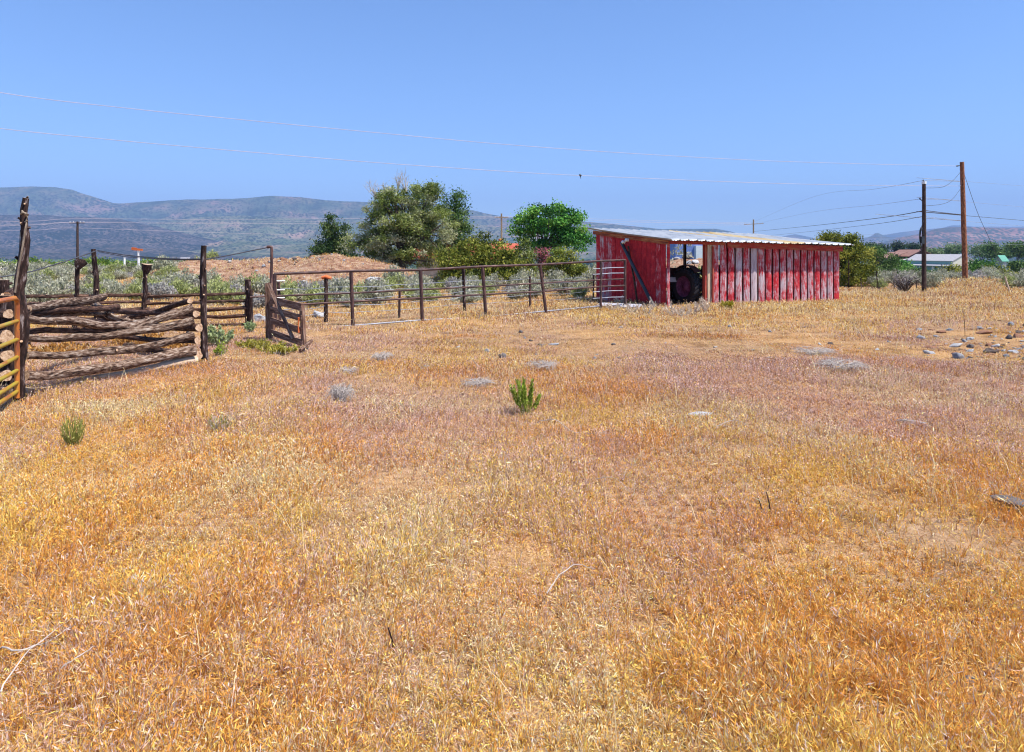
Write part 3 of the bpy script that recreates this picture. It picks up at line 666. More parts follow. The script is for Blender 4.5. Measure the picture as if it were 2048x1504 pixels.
for (a_, b_, wd) in (((543, 599), (605, 614), .15), ((543, 618), (605, 636), .12), ((543, 640), (606, 662), .13), ((544, 664), (607, 686), .12)):
    mb = MB(); mb.plank(wg(*a_) - Vector((0, .05, 0)), wg(*b_) - Vector((0, .05, 0)), wd, .03); mb.build('plank', M_board, wgt)
mb = MB(); mb.tube([wg(547, 680), wg(596, 703)], .035, 8, .2); mb.build('bottom_pole', M_board, wgt)
mb = MB(); mb.plank(wg(539, 566) - Vector((0, .09, 0)), wg(589, 676) - Vector((0, .09, 0)), .07, .03, (1, 0, .3)); mb.build('brace', M_board, wgt)
mb = MB(); mb.tube([wg(601, 634) - Vector((0, .12, 0)), wg(600, 650) - Vector((0, .12, 0)), wg(601, 664) - Vector((0, .12, 0))], [.02, .012, .02], 7); mb.build('latch', M_rust, wgt)
a_ = GY(600, 706); b_ = GY(624, 697); mb = MB(); mb.tube([a_ + Vector((0, 0, .05)), b_ + Vector((0, 0, .16))], .03, 7, .3); tag(mb.build('broken_branch', M_board), 'short grey broken branch lying at the foot of the plank gate', 'branch')
# ================================================================ POLES AND WIRES
def pole(px, ytop, Y, r, m, label, arms=(), base=None, xtop=None, name='utility_pole', group=None):
    b = GP(px, Y); b.z -= .2; t_ = W(xtop if xtop is not None else px, ytop, Y)
    o = empty(name, b, label, 'pole', group); mb = MB()
    k = 6; mb.tube([(t_ - b) * (i / k) for i in range(k + 1)], [r * (1.12 - .3 * i / k) for i in range(k + 1)], 12, .04); mb.build('shaft', m, o)
    for (dy, half, tilt) in arms:
        c = W(xtop or px, ytop + dy, Y) - b; mb = MB(); mb.plank(c + Vector((-half, -.12, -tilt)), c + Vector((half, -.12, tilt)), .12, .1)
        arm = mb.build('crossarm', m, o)
        for sx in (-.9, -.45, .45, .9):
            mb = MB(); q = c + Vector((sx * half, -.12, .05 + tilt * sx)); mb.tube([q, q + Vector((0, 0, .1)), q + Vector((0, 0, .17))], [.03, .055, .03], 6); mb.build('insulator', M_white, arm)
    return o, b, t_
PB, bB, tB = pole(1931, 324, 42, .14, M_polr, 'tall reddish brown utility pole, tallest one at the right', xtop=1924)
for (px, py, l) in ((1912, 331, .38), (1921, 371, .12)):
    c = W(1922, py, 42) - bB; e = W(px, py + 1, 42) - bB; mb = MB(); mb.tube([c, c.lerp(e, .5), c.lerp(e, .6), e], [.02, .02, .05, .03], 8); mb.build('side_insulator', M_black if px == 1912 else M_white, PB)
PA, bA, tA = pole(1848, 364, 33, .095, M_pold, 'dark brown utility pole with a coil of cable, right of the red shed', xtop=1848)
for q, (px0, py0, px1, py1) in enumerate(((1848, 364, 1846, 360), (1847, 404, 1839, 397))):
    a_ = W(px0, py0, 33) - bA; b_ = W(px1, py1, 33) - bA; mb = MB(); mb.tube([a_, a_.lerp(b_, .7), b_], [.025, .02, .05], 8); mb.build('bracket', M_black, PA)
mb = MB(); c = W(1848, 368, 33) - bA; mb.tube([c, c + Vector((0, 0, .12))], .1, 10); mb.build('pole_cap', M_white, PA)
mb = MB()
for k in range(4):
    c = W(1843, 478, 32.85) - bA; mb.tube([c + Vector((.06 * math.cos(t2) * (1 + .2 * k) - .02 * k, -.03 * k, .42 * math.sin(t2) + .15 * k * .3)) for t2 in np.linspace(.3, 5.9, 14)], .014, 5)
mb.tube([W(1847, 440, 32.85) - bA, W(1843, 455, 32.8) - bA, W(1841, 470, 32.8) - bA], .015, 5); mb.build('cable_coil', M_black, PA)
mb = MB(); c = W(1845, 480, 32.8) - bA; mb.box(c, (.13, .12, .34), jit=.01); mb.build('meter_box', M_black, PA)
def wire(pts, r, label, m=M_wire, sub=10): return cable(pts, r, label, m, 'power_line', 'wire', sub)
def dW(px, x0=0, Y0=22.8, x1=1915, Y1=42):    # depth along a straight plan line between two picture columns
    a0 = (x0 - 1024) / F * Y0; a1 = (x1 - 1024) / F * Y1; q = (px - 1024) / F
    s = (q * Y0 - a0) / ((a1 - a0) - q * (Y1 - Y0)); return Y0 + (Y1 - Y0) * s
def wpts(l, **k): return [(px, py, dW(px, **k)) for px, py in l]
wire(wpts([(-700, 30), (-300, 123), (0, 185), (250, 216), (500, 241), (750, 265), (1000, 288), (1250, 306), (1500, 320), (1700, 327), (1912, 332)]), .0095, 'upper of the two long pale wires sweeping across the sky to the tall pole')
wire(wpts([(-700, 150), (-300, 218), (0, 257), (250, 282), (500, 304), (750, 325), (1000, 342), (1161, 351), (1500, 365), (1700, 370), (1921, 372)]), .0095, 'lower of the two long pale wires sweeping across the sky')
c = W(1161, 351, dW(1161)); mb = MB(); mb.tube([c + Vector((-.07, 0, .01)), c + Vector((-.03, 0, .03)), c + Vector((0, 0, -.01)), c + Vector((.05, 0, .0))], [.02, .05, .06, .02], 8); mb.tube([c, c + Vector((.0, 0, -.14))], .012, 5)
tag(mb.build('wire_clamp', M_black), 'small dark clamp on the lower long wire above the trees', 'clamp')
for (pts, r, lab, m) in (
    ([(1845, 422, 33), (1750, 437, 50), (1620, 452, 85), (1508, 463, 150)], .022, 'thick dark wire running left from the cable coil pole over the shed roof', M_wired),
    ([(1845, 433, 33), (1750, 448, 50), (1620, 463, 85), (1530, 472, 150)], .014, 'lower dark wire running left from the cable coil pole towards the shed roof', M_wired),
    ([(1846, 361, 33), (1750, 378, 50), (1620, 396, 85), (1505, 445, 150)], .01, 'faint wire leaving the very top of the cable coil pole to the left', M_fwire),
    ([(1839, 398, 33), (1750, 410, 50), (1620, 425, 85), (1520, 446, 150)], .01, 'faint wire leaving the upper bracket of the cable coil pole to the left', M_fwire),
    ([(1850, 421, 33), (1930, 430, 44), (2048, 441, 70), (2400, 470, 300)], .02, 'dark wire running right from the cable coil pole behind the tall pole', M_wired),
    ([(1850, 433, 33), (1930, 442, 44), (2010, 449, 60), (2400, 480, 300)], .011, 'lower thin wire running right from the cable coil pole', M_fwire),
    ([(1847, 361, 33), (1930, 364, 44), (2048, 372, 70), (2400, 400, 300)], .01, 'faint wire leaving the top of the cable coil pole to the right', M_fwire),
    ([(1840, 398, 33), (1930, 402, 44), (2048, 414, 70), (2400, 445, 300)], .01, 'faint wire leaving the upper bracket of the cable coil pole to the right', M_fwire),
    ([(1921, 344, 42), (1905, 362, 40), (1885, 374, 37), (1848, 376, 33.1)], .011, 'upper drooping wire linking the two poles at the right', M_wired),
    ([(1922, 376, 42), (1905, 398, 40), (1885, 408, 37), (1848, 412, 33.1)], .011, 'lower drooping wire linking the two poles at the right', M_wired),
    ([(1929, 350, 42), (1955, 425, 43), (1982, 485, 44), (2016, 566, 45)], .013, 'guy wire slanting down right of the tall reddish pole', M_wired)):
    wire(pts, r, lab, m)
p155, b155, t155 = pole(155, 443, 100, .17, M_pold, 'distant dark utility pole with a short crossarm above the sagebrush at left', arms=((3, 1.1, 0),))
p1003, b1003, t1003 = pole(1003, 427, 130, .18, M_polt, 'distant tan utility pole with a crossarm between the two big trees', arms=((8, 1.3, .05), ))
p1508, b1508, t1508 = pole(1507, 439, 150, .18, M_polt, 'distant utility pole with a crossarm rising over the shed roof', arms=((9, 2.1, .08),))
for k, (ya, yb, yc, yd, r) in enumerate(((444, 437.5, 437, 433, .022), (452, 445, 446, 436, .022), (462, 456, 471, 468, .02), (450, 444, 442, 435, .014))):
    wire([(-260, ya + 12, 92), (0, ya, 95), (80, (ya + yb) / 2 + 1, 97), (155, yb, 100), (420, yb + (yc - yb) * .5 + 1.5, 108), (700, yc, 118), (1003, yd, 130), (1260, 440 + k * 3, 140), (1507, 446 + k * 2, 150)], r * .85,
         ('highest', 'second', 'lowest', 'thinnest')[k] + ' of the far pale wires crossing the hills between the distant poles')
for k, (y0, y1) in enumerate(((466, 471), (474, 473), (484, 489))):
    wire([(1640, y0, 210), (1800, (y0 + y1) / 2 + 1.5, 200), (2060, y1, 190)], .022, ('upper', 'middle', 'lower')[k] + ' of the faint pale wires in front of the right mesa', M_fwire)
def marker(px, ytop, Y, armw, label, rust=True):
    b = GP(px, Y); o = empty('marker_post', b, label, 'post'); t_ = W(px, ytop, Y) - b
    mb = MB(); mb.tube([Vector((0, 0, -.1)), t_], .13, 8); mb.build('shaft', M_white, o)
    mb = MB(); mb.plank(t_ + Vector((-armw, -.1, .06)), t_ + Vector((armw * .75, -.1, -.04)), .2, .12); mb.plank(t_ + Vector((-armw, -.1, .1)), t_ + Vector((-armw * .2, -.1, .02)), .3, .1); mb.build('arm', M_rust if rust else M_pipep, o)
marker(277, 499, 72, .65, 'white post with a bright orange crossarm beyond the sagebrush'); marker(249, 511, 95, .35, 'small white cross post left of the orange topped post', False)
og = empty('orange_barrier', (0, 0, 0), 'bright orange pipe barrier on top of the dirt mound', 'barrier')
for (a_, b_) in (((626, 524), (668, 522)), ((668, 523), (706, 520))):
    mb = MB(); mb.plank(W(*a_, 47), W(*b_, 47), .13, .06); mb.build('beam', M_rust, og)
for x_, y_ in ((662, 522), (676, 524), (705, 520)):
    t_ = W(x_, y_, 47.1); g_ = GP(x_, 47.1); mb = MB(); mb.tube([g_ - Vector((0, 0, .1)), t_], .06, 8); mb.build('leg', M_rust, og)
# right side small posts
a_ = GP(2023, 31.5); mb = MB(); t_ = W(2010, 553, 31.8); mb.tube([a_ - Vector((0, 0, .1)), t_], .035, 8, .1); tag(mb.build('leaning_stake', M_pale), 'pale bare stake leaning left in the brush at the right edge', 'stake')
for k, (px, yt, yb, Y) in enumerate(((1754, 543, 583, 35), (1788, 560, 582, 35.5), (1833, 562, 581, 34.5), (1697, 520, 578, 37), (1722, 556, 580, 36))):
    b = GP(px, Y); t_ = W(px - 1 + k % 2, yt, Y); mb = MB(); mb.tube([b - Vector((0, 0, .1)), (b + t_) / 2 + Vector((.02, 0, 0)), t_], .028, 6, .2)
    tag(mb.build('fence_stake', M_post), ('slim dark stake standing in the brush midway between shed and first pole', 'short dark stake beside the dead shrub', 'short stake just left of the cable coil pole', 'thin grey stake beside the juniper right of the shed', 'short dark stake a step right of the juniper')[k], 'stake', 'thin stakes right of the shed')
# ================================================================ FOLIAGE
def leaf_quads(P, size, up=.3, aspect=1.7, rg=RG):
    """diamond leaves at points P (N,3) -> verts (4N,3), faces"""
    n = len(P); d = rg.normal(size=(n, 3)); d[:, 2] += up; d /= np.linalg.norm(d, axis=1)[:, None]
    e = rg.normal(size=(n, 3)); e -= (e * d).sum(1)[:, None] * d; e /= np.linalg.norm(e, axis=1)[:, None]
    s = (size * rg.uniform(.6, 1.35, n))[:, None]
    fold = np.cross(d, e) * s * .12
    v = np.stack([P - d * s * aspect * .5, P + e * s * .5 + fold, P + d * s * aspect * .5, P - e * s * .5 + fold], 1).reshape(-1, 3)
    return v, np.arange(4 * n).reshape(-1, 4)
def pal(n, cols, rg=RG, clump=None, jit=.18):
    cols = np.array(cols, float); t = rg.random(n) if clump is None else np.clip(clump + rg.normal(0, .16, n), 0, .999)
    k = t * (len(cols) - 1); i = np.floor(k).astype(int); i = np.clip(i, 0, len(cols) - 2); f = (k - i)[:, None]
    c = cols[i] * (1 - f) + cols[i + 1] * f
    return np.clip(c * rg.uniform(1 - jit, 1 + jit, (n, 1)), 0, 1)
def crown_points(blobs, n, nclump, sig, rg, shell=.55):
    """blobs: (cx,cy,cz,rx,ry,rz)"""
    b = np.array(blobs, float); vol = b[:, 3] * b[:, 4] * b[:, 5]; vol = vol ** .8
    pick = rg.choice(len(b), nclump, p=vol / vol.sum())
    d = rg.normal(size=(nclump, 3)); d /= np.linalg.norm(d, axis=1)[:, None]
    r = rg.uniform(shell, 1.0, nclump) ** .7
    cc = b[pick, :3] + d * b[pick, 3:] * r[:, None]
    tone = rg.random(nclump); sz = rg.uniform(.6, 1.5, nclump)
    k = rg.choice(nclump, n, p=sz / sz.sum())
    P = cc[k] + rg.normal(size=(n, 3)) * (sig * sz[k])[:, None] * np.array([1.15, 1.15, .75])
    return P, tone[k], cc
def pxblobs(bl, Y, base, zr=.8):
    out = []
    for i, (px, py, rx, ry) in enumerate(bl):
        s = Y / F; p = W(px, py, Y) - base
        out.append((p.x, ((i * 37) % 5 - 2) * .12 * rx * s, p.z, rx * s, rx * s * zr, ry * s))
    return out
def tree(name, px, Y, bl, cols, n, leaf, label, cat='tree', group=None, trunk=None, clumps=60, sig=.3, shell=.5, limbs=14, up=.3, aspect=1.7, seed=1, bark=None, tr=.12, twigs=0):
    rg = np.random.default_rng(seed); random.seed(seed)
    base = GP(px, Y); o = empty(name, base, label, cat, group)
    B = pxblobs(bl, Y, base)
    P, tone, cc = crown_points(B, n, clumps, sig, rg, shell)
    P[:, 2] = np.maximum(P[:, 2], .05)
    v, f = leaf_quads(P, leaf, up, aspect, rg)
    c = np.repeat(pal(n, cols, rg, tone), 4, 0)
    mobj('crown', npmesh('crown', v, f, c, M_leaf), o)
    mb = MB(); top = Vector((np.mean([b[0] for b in B]), 0, max(b[2] for b in B) * .75))
    tk = trunk or [(0, 0, -.15), (top.x * .3, 0, top.z * .35), (top.x * .7, 0, top.z * .7), tuple(top)]
    tk = [Vector(q) for q in tk]; mb.tube(tk, [tr * (1 - .75 * i / (len(tk) - 1)) for i in range(len(tk))], 9, .2)
    sel = rg.choice(len(cc), min(limbs, len(cc)), replace=False)
    for j in sel:
        e = Vector(cc[j]); a = tk[1].lerp(tk[-1], rg.uniform(0, .7)) if e.z > tk[1].z else tk[0].lerp(tk[1], .8)
        m_ = a.lerp(e, .5) + Vector((rg.normal() * .15, rg.normal() * .15, (e - a).length * .08))
        mb.tube([a, a.lerp(m_, .6), m_, e], [tr * .42, tr * .32, tr * .22, tr * .08], 6, .2)
    mb.build('trunk', bark or M_bark, o)
    if twigs:
        mb = MB()
        for (qx, qy, hx, hy) in twigs:
            a = W(qx, qy, Y) - base; e = W(hx, hy, Y) - base
            for _ in range(9):
                g = e + Vector((rg.normal() * .28, rg.normal() * .2, -abs(rg.normal()) * .3)); m_ = a.lerp(g, .55) + Vector((rg.normal() * .08, 0, 0)); mb.tube([a, m_, g], [.03, .018, .007], 5)
                for _ in range(3):
                    h_ = m_.lerp(g, rg.random()); mb.tube([h_, h_ + Vector((rg.normal() * .15, rg.normal() * .1, abs(rg.normal()) * .25))], [.01, .005], 4)
        mb.build('dead_branches', M_twig, o)
    return o
OL = [(.05, .08, .015), (.17, .22, .04), (.29, .34, .09), (.32, .34, .15), (.42, .43, .28)]      # grey olive
JU = [(.045, .065, .01), (.13, .16, .02), (.26, .27, .035), (.40, .38, .07)]                         # yellow green juniper
BR = [(.02, .075, .015), (.055, .2, .03), (.14, .35, .05), (.3, .48, .1)]                         # bright locust
DK = [(.008, .022, .008), (.02, .05, .018), (.05, .1, .035), (.1, .15, .06)]
GN = [(.02, .05, .01), (.06, .13, .025), (.13, .22, .05), (.2, .28, .09)]
LG = [(.06, .12, .04), (.13, .22, .08), (.22, .3, .13), (.3, .36, .2)]
SG = [(.16, .165, .09), (.28, .285, .18), (.40, .40, .28), (.52, .50, .39)]
tree('olive_tree', 806, 48, [(790, 425, 62, 52), (748, 445, 38, 42), (850, 410, 42, 44), (870, 455, 44, 48), (800, 490, 70, 42), (730, 490, 40, 34), (850, 385, 26, 30), (780, 395, 40, 26), (850, 510, 40, 26), (770, 520, 50, 24)],
     OL, 52000, .062, 'broad grey green olive tree, the biggest tree, with bare twigs at its top', clumps=230, sig=.2, shell=.35, limbs=60, seed=3, aspect=2.6, tr=.3,
     trunk=[(0, 0, -.2), (-.1, 0, .9), (.1, 0, 1.9), (-.1, 0, 3.2), (.2, .1, 5.0)], twigs=[(755, 400, 735, 362), (795, 385, 795, 342), (812, 385, 806, 344), (770, 395, 766, 366)])
tree('leafy_tree', 905, 58, [(905, 425, 24, 32), (915, 460, 20, 26), (895, 490, 28, 26), (915, 400, 10, 14)], GN, 9000, .1, 'bright green tree peeking out behind the right side of the big olive tree', clumps=60, sig=.3, seed=4, limbs=10)
tree('pine_tree', 668, 52, [(664, 440, 9, 12), (658, 460, 18, 12), (656, 482, 24, 14), (658, 504, 32, 12), (684, 462, 12, 14), (640, 517, 24, 7), (688, 490, 18, 18), (690, 518, 26, 12)], [(.012, .035, .012), (.04, .085, .025), (.1, .16, .04), (.19, .25, .07)], 13000, .075, 'dark green pine at the left of the big olive tree', clumps=110, sig=.18, seed=5, up=1.2, aspect=2.4, limbs=24)
tree('juniper_thicket', 965, 40, [(905, 525, 34, 26), (950, 505, 34, 28), (990, 510, 38, 32), (1030, 530, 34, 30), (960, 545, 50, 20), (915, 545, 34, 20), (1000, 555, 56, 16), (1040, 555, 24, 14), (965, 482, 14, 12)], JU, 26000, .07, 'wide yellow green juniper thicket right of the big olive tree', 'bush', clumps=260, sig=.16, seed=6, up=1.0, aspect=2.2, limbs=30, tr=.14)
tree('spruce_tree', 1048, 47, [(1048, 492, 10, 12), (1048, 512, 18, 16), (1050, 535, 22, 18)], OL, 5000, .07, 'grey green pointed conifer between the juniper thicket and the locust tree', clumps=60, sig=.15, seed=7, up=1.1, aspect=2.4)
tree('locust_tree', 1083, 50, [(1095, 435, 46, 26), (1060, 455, 32, 26), (1135, 455, 40, 30), (1095, 470, 52, 30), (1150, 490, 34, 24), (1045, 480, 22, 18), (1095, 415, 22, 12), (1165, 515, 18, 18), (1110, 505, 40, 18), (1135, 428, 18, 14), (1060, 420, 14, 8)], BR, 13000, .115, 'vivid green locust tree just left of the red shed', clumps=62, sig=.23, shell=.5, seed=8, limbs=30, tr=.16, trunk=[(0, 0, -.2), (-.1, 0, 1.2), (.2, 0, 2.4), (.5, 0, 3.4)])
o = tree('flowering_bush', 1086, 45, [(1086, 503, 12, 9), (1080, 512, 12, 12), (1090, 525, 14, 14)], [(.03, .06, .02), (.1, .13, .04), (.5, .12, .16), (.65, .25, .3)], 2200, .06, 'bush with pink red flowers under the locust tree', 'bush', clumps=40, sig=.12, seed=9)
tree('yellow_bush', 1125, 43, [(1125, 518, 24, 18), (1110, 535, 20, 14), (1140, 535, 22, 14)], [(.07, .1, .01), (.17, .2, .02), (.3, .32, .05), (.42, .4, .1)], 6000, .07, 'rounded yellow green bush right of the pink flowered bush', 'bush', clumps=70, sig=.14, seed=10)
tree('dark_juniper', 1162, 42, [(1162, 545, 14, 12), (1150, 558, 14, 8)], JU, 2500, .06, 'small dark juniper bush beside the shed end of the fence', 'bush', clumps=40, sig=.1, seed=11)
tree('juniper_tree', 1700, 39, [(1640, 480, 18, 12), (1662, 476, 12, 12), (1700, 500, 28, 26), (1695, 482, 12, 14), (1722, 520, 24, 26), (1690, 535, 26, 30), (1735, 545, 14, 16), (1660, 505, 30, 24), (1700, 560, 24, 10)], JU, 20000, .06, 'bushy yellow green juniper rising behind the right end of the red shed', clumps=130, sig=.15, shell=.55, seed=12, up=.9, aspect=2, limbs=34, tr=.13)
tree('small_tree', 1765, 95, [(1752, 512, 22, 16), (1775, 520, 20, 16), (1765, 535, 26, 12), (1740, 505, 16, 12)], GN, 7000, .13, 'mid green tree between the juniper and the brown house', clumps=70, sig=.35, seed=13)
FT = 'trees around the far houses on the right'
for k, (px, Y, bl, cols, lab) in enumerate((
    (1745, 330, [(1745, 494, 20, 8), (1760, 498, 22, 8)], DK, 'dark trees just left of the brown house roof'),
    (1795, 340, [(1795, 495, 8, 9)], DK, 'small dark tree left of the brown house chimney'),
    (1822, 345, [(1822, 494, 18, 8), (1835, 499, 16, 6)], DK, 'dark tree crown right above the brown house'),
    (1860, 300, [(1858, 505, 12, 7), (1872, 508, 10, 5)], LG, 'pale green tree right of the brown house'),
    (1904, 320, [(1895, 498, 16, 11), (1915, 495, 16, 10), (1905, 505, 22, 7)], LG, 'pale airy tree above the barn ridge'),
    (1960, 290, [(1955, 502, 15, 12), (1975, 498, 14, 14)], LG, 'light green tree right of the tall pole'),
    (1985, 270, [(1982, 500, 14, 15), (1995, 508, 12, 10)], GN, 'darker green round tree near the green roofed cabin'),
    (2030, 260, [(2030, 496, 17, 13), (2046, 502, 12, 14)], GN, 'green tree behind the green roofed cabin at the right edge'),
    (2012, 300, [(2012, 505, 10, 8)], LG, 'small pale tree above the green roofed cabin'),
    (1700, 320, [(1705, 500, 14, 5)], DK, 'low dark tree beyond the juniper top'))):
    tree('distant_tree', px, Y, bl, cols, 2600, .42, lab, group=FT, clumps=46, sig=.75, seed=20 + k, limbs=7, tr=.3, shell=.3)
FB = 'green bushes in front of the barn'
for k, (px, Y, bl, cols, lab) in enumerate((
    (1790, 150, [(1790, 535, 20, 11), (1805, 530, 14, 10)], BR, 'bright green bush left of the pale barn'),
    (1838, 130, [(1820, 547, 16, 8), (1845, 549, 20, 7)], GN, 'low green bush in front of the barn awning'),
    (1862, 110, [(1862, 556, 14, 7)], GN, 'small green bush right behind the cable coil pole'),
    (1905, 105, [(1900, 548, 24, 13), (1920, 552, 20, 12)], JU, 'rounded yellow green bush in front of the barn gable'),
    (1958, 120, [(1950, 533, 22, 14), (1972, 535, 20, 13), (1960, 545, 26, 7)], [(.01, .04, .008), (.03, .1, .015), (.06, .17, .02), (.12, .24, .04)], 'big dark green rounded bush right of the tall pole'),
    (2005, 60, [(1998, 552, 18, 12), (2015, 556, 16, 10), (1985, 545, 12, 10)], JU, 'yellow green bush behind the leaning pale stake'),
    (2040, 55, [(2040, 560, 20, 12)], JU, 'yellow green bush cut by the right edge'),
    (2030, 150, [(2035, 533, 10, 5)], GN, 'small green bush far out near the right edge'))):
    tree('green_bush', px, Y, bl, cols, 3600, .0016 * Y + .02, lab, 'bush', FB, clumps=60, sig=.0028 * Y, seed=40 + k, limbs=5, tr=.06)
WB = 'green willow bushes along the valley rim'
for k in range(13):
    px = -30 + k * 33 + random.Random(k).uniform(-9, 9); Y = 108 + (k * 7) % 19
    top = 519 + (k * 5) % 7; 
    tree('willow_bush', px, Y, [(px, top + 8, 20, 8), (px + 12, top + 12, 16, 7), (px - 12, top + 13, 15, 7)], [(.05, .11, .01), (.11, .2, .02), (.2, .3, .035), (.3, .36, .07)], 2200, .18,
         'bright green willow bush in the row beyond the left sagebrush, seen against the valley', 'bush', WB, clumps=50, sig=.35, seed=60 + k, limbs=4, tr=.06)
# small foreground plants
def sprig(name, px, py, h, spread, n, cols, label, cat='plant', group=None, lsz=.02, seed=1, stems=26, parent=None, Yb=None, stemcol=M_twig, lean=.0):
    rg = np.random.default_rng(seed); b = GY(px, py) if Yb is None else GP(px, Yb); o = empty(name, b, label, cat, group)
    mb = MB(); P = []
    for _ in range(stems):
        a = rg.uniform(0, 2 * PI); s = spread * math.sqrt(rg.random()); hh = h * rg.uniform(.6, 1) * (1 - .3 * (s / spread) ** 2)
        p0 = Vector((rg.normal() * .12 * spread, rg.normal() * .12 * spread, -.02)); p2 = Vector((s * math.cos(a) + lean * hh, s * math.sin(a), hh)); p1 = p0.lerp(p2, .5) + Vector((s * math.cos(a) * .15, s * math.sin(a) * .15, 0))
        mb.tube([p0, p1, p2], [.005, .004, .002], 4)
        m = n // stems; t = rg.uniform(.28, 1, m) ** .8
        for q in t:
            c = p0.lerp(p1, q * 2) if q < .5 else p1.lerp(p2, q * 2 - 1); P.append(c + Vector(rg.normal(size=3) * .55 * lsz))
    mb.build('stems', stemcol, o)
    P = np.array([tuple(p) for p in P]); v, f = leaf_quads(P, lsz, 1.6, 2.6, rg)
    mobj('leaves', npmesh('leaves', v, f, np.repeat(pal(len(P), cols, rg), 4, 0), M_leaf), o); return o
LM = [(.09, .16, .012), (.2, .31, .025), (.38, .47, .05), (.5, .52, .14)]
sprig('green_shrub', 1051, 829, .46, .21, 2600, LM, 'small bright green shrub standing alone in the middle of the dry field', lsz=.0125, seed=2, stems=20, stemcol=M_gstem)
sprig('green_weed', 147, 893, .34, .11, 520, [(.2, .2, .04), (.36, .34, .08), (.5, .44, .15)], 'green grassy weed clump in the left foreground', lsz=.009, seed=3, stems=52, stemcol=M_gstem)
sprig('green_weed', 442, 868, .26, .14, 260, [(.2, .2, .05), (.35, .3, .1), (.5, .38, .14)], 'faint yellowish weed tuft right of the greener clump on the left', lsz=.012, seed=4, stems=22)
sprig('green_weed', 440, 712, .28, .14, 260, LM, 'small green weed at the foot of the straight dark post', lsz=.02, seed=5, stems=14)
sprig('sage_plant', 438, 690, .42, .35, 2400, [(.24, .3, .1), (.38, .44, .2), (.5, .55, .35)], 'pale green sage plant behind the straight dark post', lsz=.024, seed=6, stems=40)
sprig('sage_plant', 500, 664, .3, .14, 500, [(.18, .26, .1), (.3, .38, .16), (.4, .46, .25)], 'small bluish green plant at the foot of the far rail fence post', lsz=.022, seed=7, stems=14)
for k, (px, py, h, s, lab) in enumerate(((528, 699, .2, .5, 'low yellow green weeds in front of the plank gate'), (560, 706, .16, .4, 'low green weeds under the plank gate'), (500, 695, .14, .3, 'low yellow weeds left of the plank gate'))):
    sprig('low_weed', px, py, h, s, 800, [(.18, .17, .02), (.36, .32, .04), (.52, .44, .1)], lab, group='low weeds round the plank gate', lsz=.022, seed=8 + k, stems=34)
sprig('yellow_tuft', 1455, 619, .32, .28, 900, [(.25, .22, .01), (.4, .34, .02), (.5, .42, .08)], 'yellow green weed tuft at the foot of the shed front wall', lsz=.03, seed=14, stems=26)
for k, (px, py, h, s) in enumerate(((1225, 622, .35, .3), (1262, 626, .4, .35), (1298, 627, .45, .3), (1345, 629, .42, .35), (1365, 632, .3, .3), (1388, 628, .42, .3), (1412, 624, .6, .22), (1240, 610, .4, .3))):
    sprig('seedy_weed', px, py, h, s, 190, [(.45, .34, .24), (.62, .5, .38), (.75, .66, .55)], 'pale dry seedy weed growing along the foot of the shed near its doorway', group='dry weeds at the shed doorway', lsz=.026, seed=16 + k, stems=13)
for k, (px, py, h, s, lab) in enumerate(((270, 690, .3, .7, 'tangle of orange dry weed inside the log corral, right one'), (100, 712, .26, .6, 'tangle of orange dry weed inside the log corral, left one'), (330, 700, .2, .5, 'low yellow weeds inside the log corral near the stacked log ends'))):
    sprig('dry_weed', px, py, h, s, 900, [(.35, .15, .03), (.5, .25, .06), (.6, .36, .12)], lab, lsz=.03, seed=30 + k, stems=46, stemcol=M_rope)
def tumbleweed(px, py, r, h, label, seed, dens=70, name='tumbleweed'):
    rg = np.random.default_rng(seed); b = GY(px, py); mb = MB()
    for _ in range(dens):
        a = rg.uniform(0, 2 * PI); a2 = a + rg.normal() * .9; rr = r * rg.uniform(.5, 1)
        p0 = Vector((rg.normal() * .2 * r, rg.normal() * .2 * r, 0)); p1 = Vector((rr * .7 * math.cos(a), rr * .7 * math.sin(a), h * rg.uniform(.6, 1.1))); p2 = Vector((rr * math.cos(a2), rr * math.sin(a2), h * rg.uniform(.1, .8)))
        mb.tube([b + p0, b + p0.lerp(p1, .6) + Vector((0, 0, .02)), b + p1, b + p2], [.004, .0035, .003, .002], 4)
    o = mb.build(name, M_twig, None, local=b); return tag(o, label, 'tumbleweed')
tumbleweed(682, 803, .21, .2, 'round grey tumbleweed left of the small green shrub', 1, 110)
tumbleweed(765, 722, .24, .14, 'grey tumbleweed humped in the grass beyond the round one', 2)
tumbleweed(697, 748, .2, .1, 'low broken grey brush just beyond the round tumbleweed', 3, 40)
tumbleweed(955, 772, .3, .09, 'flattened grey brush left of the small green shrub', 4, 60)
tumbleweed(1085, 738, .35, .12, 'grey flattened brush beyond the small green shrub', 5, 60)
tumbleweed(1685, 742, .5, .16, 'wide pale grey dead brush on the right of the field', 6, 120)
tumbleweed(1630, 708, .5, .1, 'low dead brush beyond the wide pale one on the right', 7, 70)
